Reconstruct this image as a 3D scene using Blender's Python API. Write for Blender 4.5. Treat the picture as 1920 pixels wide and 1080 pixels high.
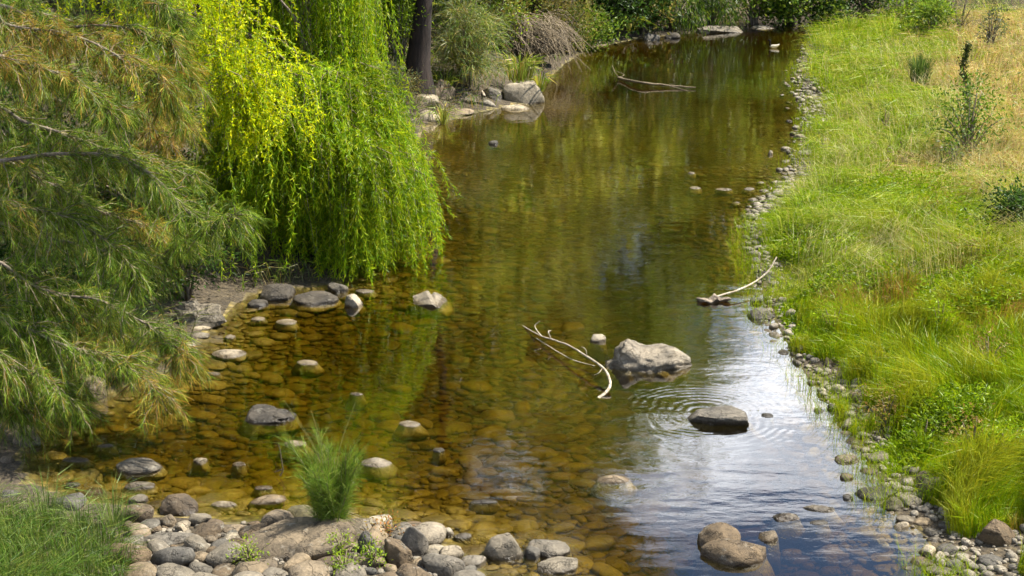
import bpy, math
import numpy as np
from mathutils import Vector, Matrix

# ------------------------------------------------------------------ start
for o in list(bpy.data.objects):
    bpy.data.objects.remove(o)
SC = bpy.context.scene
COL = SC.collection
rng = np.random.default_rng(11)

# ------------------------------------------------------------------ camera
CAM_H = 6.0
PITCH = math.radians(17.5)
FPX = 2667.0                       # focal length in pixels of a 1920 px wide frame
cam = bpy.data.cameras.new('camera')
cam.sensor_width = 36.0
cam.lens = 36.0 * FPX / 1920.0
cam.clip_start = 0.1
cam.clip_end = 2000
cam.dof.use_dof = True
cam.dof.focus_distance = 15.5
cam.dof.aperture_fstop = 6.5
cam_o = bpy.data.objects.new('camera', cam)
cam_o.location = (0, 0, CAM_H)
cam_o.rotation_euler = (math.radians(90) - PITCH, 0, 0)
COL.objects.link(cam_o)
SC.camera = cam_o

# ------------------------------------------------------------------ sky and sun
CLOUD_OFF = (22.2, 11.4, 4.62)
SUN_EL, SUN_AZ = math.radians(57), math.radians(80)     # azimuth from +Y towards +X
world = bpy.data.worlds.new('World')
SC.world = world
world.use_nodes = True
wn, wl = world.node_tree.nodes, world.node_tree.links
wn.clear()
w_out = wn.new('ShaderNodeOutputWorld')
w_bg = wn.new('ShaderNodeBackground')
w_bg.inputs['Strength'].default_value = 0.068
w_sky = wn.new('ShaderNodeTexSky')
w_sky.sky_type = 'NISHITA'
w_sky.sun_disc = False
w_sky.sun_elevation = SUN_EL
w_sky.sun_rotation = SUN_AZ
w_sky.air_density = 1.0
w_sky.dust_density = 0.3
w_sky.ozone_density = 2.5
# clouds: one even layer, seen in perspective
tc = wn.new('ShaderNodeTexCoord')
sep = wn.new('ShaderNodeSeparateXYZ')
wl.new(tc.outputs['Generated'], sep.inputs[0])
def wmath(op, a, b=None):
    n = wn.new('ShaderNodeMath'); n.operation = op
    for i, v in enumerate((a, b)):
        if v is None: continue
        if isinstance(v, (int, float)): n.inputs[i].default_value = v
        else: wl.new(v, n.inputs[i])
    return n.outputs[0]
zc = wmath('MAXIMUM', wmath('ADD', sep.outputs[2], 0.12), 0.05)
cmb = wn.new('ShaderNodeCombineXYZ')
wl.new(wmath('DIVIDE', sep.outputs[0], zc), cmb.inputs[0])
wl.new(wmath('DIVIDE', sep.outputs[1], zc), cmb.inputs[1])
w_noise = wn.new('ShaderNodeTexNoise')
w_noise.inputs['Scale'].default_value = 1.15
w_noise.inputs['Detail'].default_value = 7
w_noise.inputs['Roughness'].default_value = 0.58
w_off = wn.new('ShaderNodeVectorMath'); w_off.operation = 'ADD'; w_off.inputs[1].default_value = CLOUD_OFF
wl.new(cmb.outputs[0], w_off.inputs[0])
wl.new(w_off.outputs[0], w_noise.inputs['Vector'])
w_ramp = wn.new('ShaderNodeValToRGB')
w_ramp.color_ramp.elements[0].position = 0.525
w_ramp.color_ramp.elements[1].position = 0.655
wl.new(w_noise.outputs['Fac'], w_ramp.inputs[0])
w_mix = wn.new('ShaderNodeMixRGB')
w_mix.inputs[2].default_value = (20.5, 21.0, 22.2, 1)
wl.new(w_ramp.outputs[0], w_mix.inputs[0])
wl.new(w_sky.outputs[0], w_mix.inputs[1])
wl.new(w_mix.outputs[0], w_bg.inputs['Color'])
wl.new(w_bg.outputs[0], w_out.inputs['Surface'])

sun = bpy.data.lights.new('sun', 'SUN')
sun.energy = 5.0
sun.angle = math.radians(0.55)
sun.color = (1.0, 0.94, 0.83)
sun_o = bpy.data.objects.new('sun', sun)
SDIR = Vector((math.sin(SUN_AZ) * math.cos(SUN_EL), math.cos(SUN_AZ) * math.cos(SUN_EL), math.sin(SUN_EL)))
sun_o.rotation_euler = SDIR.to_track_quat('Z', 'Y').to_euler()
sun_o.location = SDIR * 60
COL.objects.link(sun_o)

vs = SC.view_settings
vs.view_transform = 'Standard'
vs.look = 'None'
vs.exposure = 1.5
vs.gamma = 1.0
vs.use_curve_mapping = False
cy = SC.cycles
cy.max_bounces = 6
cy.diffuse_bounces = 2
cy.glossy_bounces = 2
cy.transmission_bounces = 4
cy.transparent_max_bounces = 12
cy.volume_bounces = 0
cy.caustics_reflective = False
cy.caustics_refractive = False
cy.use_denoising = True
cy.use_adaptive_sampling = True
cy.adaptive_threshold = 0.03
cy.sample_clamp_indirect = 6.0

# ------------------------------------------------------------------ picture <-> place
cP, sP = math.cos(PITCH), math.sin(PITCH)
def ray(px, py):
    a = (px - 960.0) / FPX
    b = (540.0 - py) / FPX
    return np.array((a, cP + b * sP, -sP + b * cP))
def W(px, py, Y):
    """the point at distance Y up the river on the sight line of a pixel"""
    r = ray(px, py)
    t = Y / r[1]
    return np.array((r[0] * t, Y, CAM_H + r[2] * t))
def Z0(px, py, z=0.0):
    r = ray(px, py)
    t = (z - CAM_H) / r[2]
    return np.array((r[0] * t, r[1] * t, z))

# ------------------------------------------------------------------ noise
_tab = np.random.default_rng(3).random((32, 32, 32))
def vnoise(p, scale=1.0, seed=0.0):
    q = np.asarray(p, float) * scale + seed * 7.31 + 100.0
    i = np.floor(q).astype(int)
    f = q - i
    f = f * f * (3 - 2 * f)
    i &= 31
    j = (i + 1) & 31
    x0, y0, z0 = i[..., 0], i[..., 1], i[..., 2]
    x1, y1, z1 = j[..., 0], j[..., 1], j[..., 2]
    fx, fy, fz = f[..., 0], f[..., 1], f[..., 2]
    T = _tab
    a = T[x0, y0, z0] * (1 - fx) + T[x1, y0, z0] * fx
    b = T[x0, y1, z0] * (1 - fx) + T[x1, y1, z0] * fx
    c = T[x0, y0, z1] * (1 - fx) + T[x1, y0, z1] * fx
    d = T[x0, y1, z1] * (1 - fx) + T[x1, y1, z1] * fx
    return (a * (1 - fy) + b * fy) * (1 - fz) + (c * (1 - fy) + d * fy) * fz
def fbm(p, scale=1.0, seed=0.0, oct=3):
    s, a, t = 0, 0.5, 0
    for k in range(oct):
        s = s + a * vnoise(p, scale * 2 ** k, seed + k)
        t += a
        a *= 0.5
    return s / t
def xy0(x, y):
    x = np.asarray(x, float)
    return np.stack([x, np.asarray(y, float) + 0 * x, 0 * x], -1)
def sstep(a, b, v):
    t = np.clip((v - a) / (b - a), 0, 1)
    return t * t * (3 - 2 * t)
def norm(v):
    return v / np.maximum(np.linalg.norm(v, axis=-1, keepdims=True), 1e-9)

# ------------------------------------------------------------------ the river's outline and the terrain
right_px = [(1760, 1080), (1735, 1015), (1690, 985), (1662, 940), (1640, 890), (1612, 830), (1560, 765), (1512, 705), (1470, 645),
            (1437, 590), (1425, 535), (1408, 490), (1402, 450), (1410, 405), (1445, 368), (1482, 332), (1497, 292), (1505, 252),
            (1522, 215), (1503, 172), (1492, 140), (1500, 112), (1516, 84)]
left_px = [(905, 1080), (862, 1035), (800, 990), (700, 972), (560, 972), (420, 975), (300, 962), (200, 940), (110, 925), (50, 890),
           (50, 830), (110, 780), (240, 728), (330, 690), (375, 650), (412, 600), (470, 552), (640, 532), (715, 430), (762, 330),
           (795, 240), (890, 212), (1005, 192), (1015, 160), (1062, 118), (1105, 92), (1190, 74), (1300, 62)]
R_SH = [(2.9, -30), (3.1, 4.0)] + [tuple(Z0(*p)[:2]) for p in right_px] + [(9.6, 46.5), (12.0, 48.5), (18, 50), (40, 52), (80, 54)]
L_SH = [(-3.5, -30), (-1.2, 4.0), (-0.6, 9.0)] + [tuple(Z0(*p)[:2]) for p in left_px] + [(7.5, 52.0), (10, 55.5), (18, 58), (40, 60), (80, 62)]
POLY = np.array(L_SH + R_SH[::-1])
RSHA = np.array(R_SH)
def river_d(x, y):
    """signed distance to the water's edge, negative in the river"""
    x = np.atleast_1d(np.asarray(x, float)).ravel()
    y = np.atleast_1d(np.asarray(y, float)).ravel()
    best = np.full(x.shape, 1e9)
    ins = np.zeros(x.shape, bool)
    n = len(POLY)
    for k in range(n):
        ax, ay = POLY[k]
        bx, by = POLY[(k + 1) % n]
        dx, dy = bx - ax, by - ay
        t = np.clip(((x - ax) * dx + (y - ay) * dy) / (dx * dx + dy * dy + 1e-12), 0, 1)
        best = np.minimum(best, (x - ax - t * dx) ** 2 + (y - ay - t * dy) ** 2)
        c = ((ay > y) != (by > y))
        ins ^= c & (x < (bx - ax) * (y - ay) / (by - ay + 1e-12) + ax)
    d = np.sqrt(best)
    return np.where(ins, -d, d)
river_d_exact = river_d
_gx0, _gy0, _gs = -60.0, -20.0, 0.16
_gnx, _gny = 800, 700
_q = np.meshgrid(_gx0 + np.arange(_gnx) * _gs, _gy0 + np.arange(_gny) * _gs)
_DG = river_d_exact(_q[0], _q[1]).reshape(_gny, _gnx)
def river_d(x, y):
    x = np.atleast_1d(np.asarray(x, float)).ravel()
    y = np.atleast_1d(np.asarray(y, float)).ravel()
    fx = (x - _gx0) / _gs; fy = (y - _gy0) / _gs
    inside = (fx >= 0) & (fx < _gnx - 1.01) & (fy >= 0) & (fy < _gny - 1.01)
    if not inside.all():
        d = np.empty(x.shape)
        if inside.any(): d[inside] = river_d(x[inside], y[inside])
        d[~inside] = river_d_exact(x[~inside], y[~inside])
        return d
    i = fx.astype(int); j = fy.astype(int)
    fx = fx - i; fy = fy - j
    return (_DG[j, i] * (1 - fx) + _DG[j, i + 1] * fx) * (1 - fy) + (_DG[j + 1, i] * (1 - fx) + _DG[j + 1, i + 1] * fx) * fy
def right_x(y):
    return np.interp(y, RSHA[:, 1], RSHA[:, 0])
def height(x, y, d=None):
    x = np.atleast_1d(np.asarray(x, float)).ravel()
    y = np.atleast_1d(np.asarray(y, float)).ravel()
    if d is None:
        d = river_d(x, y)
    p = xy0(x, y)
    d = d + (fbm(p, 0.9, 5) - 0.5) * 0.35 * sstep(0.0, 1.0, np.abs(d))
    dl = np.maximum(d, 0)
    isr = (x > right_x(y) - 0.8) & (y < 50.5)
    hr = 0.07 * dl + 0.30 * sstep(0.4, 2.6, dl) + 0.35 * sstep(3.0, 8.0, dl) + 0.05 * np.maximum(dl - 8, 0)
    far = sstep(15.0, 21.0, y)
    hl_near = 0.09 * dl + 0.30 * sstep(1.5, 6, dl) + 0.05 * np.maximum(dl - 6, 0)
    hl_far = 0.15 * dl + 0.42 * sstep(0.3, 1.8, dl) + 0.34 * np.maximum(dl - 1.5, 0) * sstep(1.5, 7, dl)
    hl = hl_near * (1 - far) + hl_far * far
    hl = np.where(hl > 9, 9 + (hl - 9) * 0.12, hl)
    h = np.where(isr, hr, hl)
    h = h + sstep(0.15, 1.2, dl) * (fbm(p, 0.6, 9) - 0.5) * 0.22
    wd = np.maximum(-d, 0)
    deep = 0.20 - 0.09 * sstep(18.0, 28.0, y) + 0.26 * sstep(0.5, 2.2, x) * (1 - sstep(18.0, 27.0, y))
    bed = -deep * (1 - np.exp(-wd / 0.9)) - 0.01 + (fbm(p, 1.2, 2) - 0.5) * 0.08 * sstep(0.1, 0.8, wd)
    return np.where(d > 0, h + 0.004, bed)
_HG = height(_q[0], _q[1]).reshape(_gny, _gnx)
def H(x, y):
    fx = (x - _gx0) / _gs; fy = (y - _gy0) / _gs
    i, j = int(fx), int(fy)
    if not (0 <= i < _gnx - 1 and 0 <= j < _gny - 1):
        return float(height(x, y)[0])
    fx -= i; fy -= j
    return float((_HG[j, i] * (1 - fx) + _HG[j, i + 1] * fx) * (1 - fy) + (_HG[j + 1, i] * (1 - fx) + _HG[j + 1, i + 1] * fx) * fy)
def G(px, py):
    """where the sight line of a pixel meets ground or water"""
    r = ray(px, py)
    t = np.linspace(5, 120, 1400)
    pts = np.array((0, 0, CAM_H)) + t[:, None] * r
    hh = np.maximum(height(pts[:, 0], pts[:, 1]), 0)
    k = np.argmax(pts[:, 2] <= hh)
    if pts[k, 2] > hh[k]:
        k = len(t) - 1
    a, b = t[max(k - 1, 0)], t[k]
    t = np.linspace(a, b, 30)
    pts = np.array((0, 0, CAM_H)) + t[:, None] * r
    hh = np.maximum(height(pts[:, 0], pts[:, 1]), 0)
    k = np.argmax(pts[:, 2] <= hh)
    q = pts[k].copy()
    q[2] = hh[k]
    return q
def mpp(p):
    """metres per 1920-frame pixel at a point"""
    q = np.asarray(p) - np.array((0, 0, CAM_H))
    return (q[1] * cP - q[2] * sP) / FPX

# ------------------------------------------------------------------ materials
MATS = {}
def new_mat(name):
    m = bpy.data.materials.new(name)
    m.use_nodes = True
    m.node_tree.nodes.clear()
    MATS[name] = m
    return m, m.node_tree.nodes, m.node_tree.links
class NT:
    def __init__(s, n, l): s.n, s.l = n, l
    def node(s, t, **kw):
        x = s.n.new(t)
        for k, v in kw.items():
            if k in x.bl_rna.properties: setattr(x, k, v)
            else: s.put(x.inputs[k], v)
        return x
    def put(s, sock, v):
        if hasattr(v, 'links') or isinstance(v, bpy.types.NodeSocket): s.l.new(v, sock)
        else: sock.default_value = v
    def math(s, op, a, b=None, c=None, clamp=False):
        x = s.n.new('ShaderNodeMath'); x.operation = op; x.use_clamp = clamp
        for i, v in enumerate((a, b, c)):
            if v is not None: s.put(x.inputs[i], v)
        return x.outputs[0]
    def noise(s, vec, scale, detail=4, rough=0.55):
        x = s.n.new('ShaderNodeTexNoise')
        s.put(x.inputs['Vector'], vec); x.inputs['Scale'].default_value = scale
        x.inputs['Detail'].default_value = detail; x.inputs['Roughness'].default_value = rough
        return x.outputs['Fac']
    def ramp(s, fac, stops):
        x = s.n.new('ShaderNodeValToRGB')
        s.put(x.inputs[0], fac)
        el = x.color_ramp.elements
        while len(el) < len(stops): el.new(0.5)
        for e, (p, c) in zip(el, stops):
            e.position = p
            e.color = (*c, 1) if len(c) == 3 else c
        return x.outputs[0]
    def mix(s, fac, a, b, blend='MIX'):
        x = s.n.new('ShaderNodeMixRGB'); x.blend_type = blend
        s.put(x.inputs[0], fac)
        for i, v in ((1, a), (2, b)):
            s.put(x.inputs[i], (*v, 1) if isinstance(v, tuple) and len(v) == 3 else v)
        return x.outputs[0]
    def mapr(s, v, a, b, c=0.0, d=1.0):
        x = s.n.new('ShaderNodeMapRange'); x.clamp = True
        s.put(x.inputs[0], v)
        for i, k in enumerate((a, b, c, d)): x.inputs[i + 1].default_value = k
        return x.outputs[0]

def rock_material():
    m, n, l = new_mat('river_rock')
    t = NT(n, l)
    geo = n.new('ShaderNodeNewGeometry'); pos = geo.outputs['Position']
    oi = n.new('ShaderNodeObjectInfo')
    big = t.noise(pos, 5.0, 6, 0.6)
    fine = t.noise(pos, 42.0, 5, 0.65)
    base = t.mix(t.mapr(big, 0.32, 0.68), (0.45, 0.44, 0.42), (1.15, 1.1, 1.0))
    col = t.mix(1.0, oi.outputs['Color'], base, 'MULTIPLY')
    speck = t.mix(t.mapr(fine, 0.3, 0.7), (0.62, 0.62, 0.62), (1.25, 1.25, 1.25))
    col = t.mix(1.0, col, speck, 'MULTIPLY')
    rnd = t.mix(oi.outputs['Random'], (0.78, 0.78, 0.80), (1.15, 1.1, 1.0))
    col = t.mix(1.0, col, rnd, 'MULTIPLY')
    # thin dark joints and veins
    crk = t.math('ABSOLUTE', t.math('SUBTRACT', t.noise(pos, 4.2, 5, 0.55), 0.5))
    crk = t.mapr(crk, 0.0, 0.016, 1.0, 0.0)
    col = t.mix(t.math('MULTIPLY', crk, 0.55), col, t.mix(1.0, col, (0.35, 0.33, 0.30), 'MULTIPLY'))
    # lichen and mineral bloom
    lich = t.mapr(t.noise(pos, 9.0, 7, 0.7), 0.58, 0.70)
    col = t.mix(t.math('MULTIPLY', lich, 0.45), col, (0.34, 0.32, 0.26))
    sepz = n.new('ShaderNodeSeparateXYZ'); l.new(pos, sepz.inputs[0])
    z = t.math('ADD', sepz.outputs[2], t.math('MULTIPLY', t.math('SUBTRACT', big, 0.5), 0.05))
    wet = t.mapr(z, 0.048, 0.020)
    col = t.mix(t.math('MULTIPLY', wet, 0.78), col, t.mix(1.0, col, (0.35, 0.30, 0.22), 'MULTIPLY'))
    under = t.mapr(sepz.outputs[2], 0.0, -0.03)
    alg = t.mix(t.mapr(t.noise(pos, 3.0, 5), 0.35, 0.65), (0.14, 0.105, 0.024), (0.25, 0.19, 0.056))
    alg = t.mix(1.0, alg, rnd, 'MULTIPLY')
    alg = t.mix(1.0, alg, speck, 'MULTIPLY')
    col = t.mix(t.math('MULTIPLY', under, 0.85), col, alg)
    bs = n.new('ShaderNodeBsdfPrincipled')
    l.new(col, bs.inputs['Base Color'])
    l.new(t.mapr(wet, 0, 1, 0.78, 0.28), bs.inputs['Roughness'])
    bs.inputs['Specular IOR Level'].default_value = 0.35
    bm = n.new('ShaderNodeBump'); bm.inputs['Distance'].default_value = 0.022; bm.inputs['Strength'].default_value = 0.9
    hgt = t.math('SUBTRACT', t.math('ADD', t.math('MULTIPLY', t.noise(pos, 16, 8, 0.7), 1.0), t.math('MULTIPLY', fine, 0.35)), t.math('MULTIPLY', crk, 0.5))
    l.new(hgt, bm.inputs['Height'])
    l.new(bm.outputs[0], bs.inputs['Normal'])
    out = n.new('ShaderNodeOutputMaterial')
    l.new(bs.outputs[0], out.inputs['Surface'])
rock_material()

def ground_material():
    m, n, l = new_mat('earth')
    t = NT(n, l)
    pos = n.new('ShaderNodeNewGeometry').outputs['Position']
    a = t.noise(pos, 1.3, 6); b = t.noise(pos, 14, 6, 0.7)
    col = t.mix(t.mapr(a, 0.35, 0.65), (0.032, 0.024, 0.014), (0.062, 0.048, 0.028))
    col = t.mix(t.mapr(b, 0.4, 0.7), col, (0.095, 0.076, 0.048))
    vor = n.new('ShaderNodeTexVoronoi'); l.new(pos, vor.inputs['Vector']); vor.inputs['Scale'].default_value = 22
    sv = n.new('ShaderNodeSeparateColor'); l.new(vor.outputs['Color'], sv.inputs[0])
    col = t.mix(sv.outputs[0], t.mix(1.0, col, (0.6, 0.58, 0.55), 'MULTIPLY'), t.mix(1.0, col, (1.25, 1.2, 1.1), 'MULTIPLY'))
    bs = n.new('ShaderNodeBsdfPrincipled'); l.new(col, bs.inputs['Base Color']); bs.inputs['Roughness'].default_value = 0.95
    bm = n.new('ShaderNodeBump'); bm.inputs['Distance'].default_value = 0.03
    l.new(t.math('ADD', b, t.math('MULTIPLY', vor.outputs['Distance'], -0.8)), bm.inputs['Height'])
    l.new(bm.outputs[0], bs.inputs['Normal'])
    l.new(bs.outputs[0], n.new('ShaderNodeOutputMaterial').inputs['Surface'])
ground_material()

def bed_material():
    m, n, l = new_mat('river_gravel')
    t = NT(n, l)
    pos = n.new('ShaderNodeNewGeometry').outputs['Position']
    vor = n.new('ShaderNodeTexVoronoi'); l.new(pos, vor.inputs['Vector']); vor.inputs['Scale'].default_value = 9
    sp = n.new('ShaderNodeSeparateColor'); l.new(vor.outputs['Color'], sp.inputs[0])
    col = t.mix(sp.outputs[0], (0.115, 0.085, 0.023), (0.22, 0.165, 0.052))
    col = t.mix(t.mapr(vor.outputs['Distance'], 0.25, 0.6), col, (0.075, 0.056, 0.016))
    a = t.noise(pos, 0.7, 5)
    col = t.mix(t.mapr(a, 0.4, 0.65), col, t.mix(1.0, col, (0.6, 0.72, 0.5), 'MULTIPLY'))
    bs = n.new('ShaderNodeBsdfPrincipled'); l.new(col, bs.inputs['Base Color']); bs.inputs['Roughness'].default_value = 0.7
    bm = n.new('ShaderNodeBump'); bm.inputs['Distance'].default_value = 0.04
    l.new(t.math('MULTIPLY', vor.outputs['Distance'], -1.0), bm.inputs['Height'])
    l.new(bm.outputs[0], bs.inputs['Normal'])
    l.new(bs.outputs[0], n.new('ShaderNodeOutputMaterial').inputs['Surface'])
bed_material()

def leaf_material(name, transl=0.42, rough=0.55, spec=0.05):
    m, n, l = new_mat(name)
    t = NT(n, l)
    at = n.new('ShaderNodeAttribute'); at.attribute_name = 'col'
    c = at.outputs['Color']
    dif = n.new('ShaderNodeBsdfDiffuse'); l.new(c, dif.inputs['Color'])
    tr = n.new('ShaderNodeBsdfTranslucent')
    l.new(t.mix(1.0, c, (1.15, 1.1, 0.75), 'MULTIPLY'), tr.inputs['Color'])
    mx = n.new('ShaderNodeMixShader'); mx.inputs[0].default_value = transl
    l.new(dif.outputs[0], mx.inputs[1]); l.new(tr.outputs[0], mx.inputs[2])
    gl = n.new('ShaderNodeBsdfGlossy'); gl.inputs['Roughness'].default_value = rough
    fr = n.new('ShaderNodeFresnel'); fr.inputs['IOR'].default_value = 1.4
    mx2 = n.new('ShaderNodeMixShader')
    l.new(t.math('MULTIPLY', fr.outputs[0], spec), mx2.inputs[0])
    l.new(mx.outputs[0], mx2.inputs[1]); l.new(gl.outputs[0], mx2.inputs[2])
    l.new(mx2.outputs[0], n.new('ShaderNodeOutputMaterial').inputs['Surface'])
leaf_material('leaf', 0.45)
leaf_material('willow_leaf', 0.52)
leaf_material('needle', 0.38)
leaf_material('grass_blade', 0.42)

def bark_material(name, c0, c1, sc=10):
    m, n, l = new_mat(name)
    t = NT(n, l)
    pos = n.new('ShaderNodeNewGeometry').outputs['Position']
    mp = n.new('ShaderNodeMapping'); l.new(pos, mp.inputs[0]); mp.inputs['Scale'].default_value = (1, 1, 0.22)
    a = t.noise(mp.outputs[0], sc, 7, 0.65)
    col = t.mix(t.mapr(a, 0.35, 0.65), c0, c1)
    bs = n.new('ShaderNodeBsdfPrincipled'); l.new(col, bs.inputs['Base Color']); bs.inputs['Roughness'].default_value = 0.9
    bm = n.new('ShaderNodeBump'); bm.inputs['Distance'].default_value = 0.03
    l.new(a, bm.inputs['Height']); l.new(bm.outputs[0], bs.inputs['Normal'])
    l.new(bs.outputs[0], n.new('ShaderNodeOutputMaterial').inputs['Surface'])
bark_material('bark_dark', (0.008, 0.005, 0.004), (0.030, 0.018, 0.012), 9)
bark_material('bark_grey', (0.08, 0.062, 0.046), (0.26, 0.21, 0.155), 14)
bark_material('bleached_wood', (0.22, 0.17, 0.11), (0.52, 0.45, 0.35), 18)
bark_material('dead_stem', (0.10, 0.075, 0.045), (0.24, 0.19, 0.12), 20)

ROCK2 = Z0(1345, 790)              # the rock that stands in ripple rings
RING2 = Z0(1395, 708)
def water_material():
    m, n, l = new_mat('river_water')
    t = NT(n, l)
    pos = n.new('ShaderNodeNewGeometry').outputs['Position']
    mp = n.new('ShaderNodeMapping'); l.new(pos, mp.inputs[0]); mp.inputs['Scale'].default_value = (0.75, 1.5, 1)
    n1 = t.noise(mp.outputs[0], 5.5, 3, 0.5)
    n2 = t.noise(mp.outputs[0], 1.1, 2, 0.5)
    mask = t.mapr(t.noise(pos, 0.35, 2), 0.35, 0.7, 0.25, 1.0)
    h = t.math('ADD', t.math('MULTIPLY', t.math('MULTIPLY', n1, 0.0030), mask), t.math('MULTIPLY', n2, 0.006))
    def rings(c, k, amp, fall, width):
        nonlocal h
        d = n.new('ShaderNodeVectorMath'); d.operation = 'DISTANCE'
        l.new(pos, d.inputs[0]); d.inputs[1].default_value = (c[0], c[1], 0)
        r = t.math('ADD', d.outputs['Value'], t.math('MULTIPLY', n2, 0.34))
        s = t.math('SINE', t.math('MULTIPLY', r, k))
        e = t.math('MULTIPLY', t.math('MULTIPLY', t.mapr(r, fall, fall + width, 1.0, 0.0), t.mapr(t.noise(pos, 1.6, 2), 0.4, 0.62, 0.08, 1.0)), amp)
        h = t.math('ADD', h, t.math('MULTIPLY', s, e))
    rings((ROCK2[0] - 0.1, ROCK2[1] + 0.2), 66.0, 0.0008, 0.35, 1.0)
    rings(RING2, 85.0, 0.0008, 0.05, 0.32)
    bm = n.new('ShaderNodeBump'); bm.inputs['Distance'].default_value = 1.0; bm.inputs['Strength'].default_value = 1.0
    l.new(h, bm.inputs['Height'])
    dt = n.new('ShaderNodeVectorMath'); dt.operation = 'DOT_PRODUCT'
    l.new(bm.outputs[0], dt.inputs[0]); l.new(n.new('ShaderNodeNewGeometry').outputs['Incoming'], dt.inputs[1])
    cs = t.math('SUBTRACT', 1.0, t.math('ABSOLUTE', dt.outputs['Value']), clamp=True)
    refl = t.math('ADD', t.math('MULTIPLY', t.math('POWER', cs, 2.7), 0.97), 0.035, clamp=True)      # the same from above and below
    tr = n.new('ShaderNodeBsdfTransparent'); tr.inputs['Color'].default_value = (0.97, 0.95, 0.88, 1)
    gl = n.new('ShaderNodeBsdfGlossy'); gl.inputs['Roughness'].default_value = 0.03; l.new(bm.outputs[0], gl.inputs['Normal'])
    mx = n.new('ShaderNodeMixShader'); l.new(refl, mx.inputs[0]); l.new(tr.outputs[0], mx.inputs[1]); l.new(gl.outputs[0], mx.inputs[2])
    out = n.new('ShaderNodeOutputMaterial')
    l.new(mx.outputs[0], out.inputs['Surface'])
    ab = n.new('ShaderNodeVolumeAbsorption'); ab.inputs['Color'].default_value = (0.67, 0.59, 0.0, 1); ab.inputs['Density'].default_value = 7.4
    l.new(ab.outputs[0], out.inputs['Volume'])
water_material()

# ------------------------------------------------------------------ mesh helpers
def make_mesh(name, verts, quads=None, tris=None, cols=None, smooth=False):
    me = bpy.data.meshes.new(name)
    verts = np.asarray(verts, np.float32).reshape(-1, 3)
    parts, starts, pos = [], [], 0
    for f, k in ((quads, 4), (tris, 3)):
        if f is None or len(f) == 0: continue
        f = np.asarray(f, np.int32).reshape(-1, k)
        parts.append(f.ravel())
        starts.append(pos + np.arange(len(f), dtype=np.int32) * k)
        pos += f.size
    loops = np.concatenate(parts); st = np.concatenate(starts)
    me.vertices.add(len(verts)); me.vertices.foreach_set('co', verts.ravel())
    me.loops.add(len(loops)); me.loops.foreach_set('vertex_index', loops)
    me.polygons.add(len(st)); me.polygons.foreach_set('loop_start', st)
    me.polygons.foreach_set('use_smooth', np.full(len(st), smooth, bool))
    me.update(calc_edges=True)
    if cols is not None:
        a = me.color_attributes.new('col', 'FLOAT_COLOR', 'POINT')
        c = np.ones((len(verts), 4), np.float32); c[:, :3] = cols
        a.data.foreach_set('color', c.ravel())
    return me
def link(name, me, mat, parent=None, loc=None):
    o = bpy.data.objects.new(name, me)
    if me is not None and mat is not None and len(me.materials) == 0: me.materials.append(MATS[mat])
    COL.objects.link(o)
    if loc is not None: o.location = Vector([float(v) for v in loc])
    if parent is not None:
        o.parent = parent
    return o
def tag(o, label=None, cat=None, group=None, kind=None):
    if label: o['label'] = label
    if cat: o['category'] = cat
    if group: o['group'] = group
    if kind: o['kind'] = kind
    return o
def root(name, loc, label, cat, group=None):
    o = bpy.data.objects.new(name, None)
    o.empty_display_size = 0.2
    o.location = Vector([float(v) for v in loc])
    COL.objects.link(o)
    return tag(o, label, cat, group)

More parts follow.
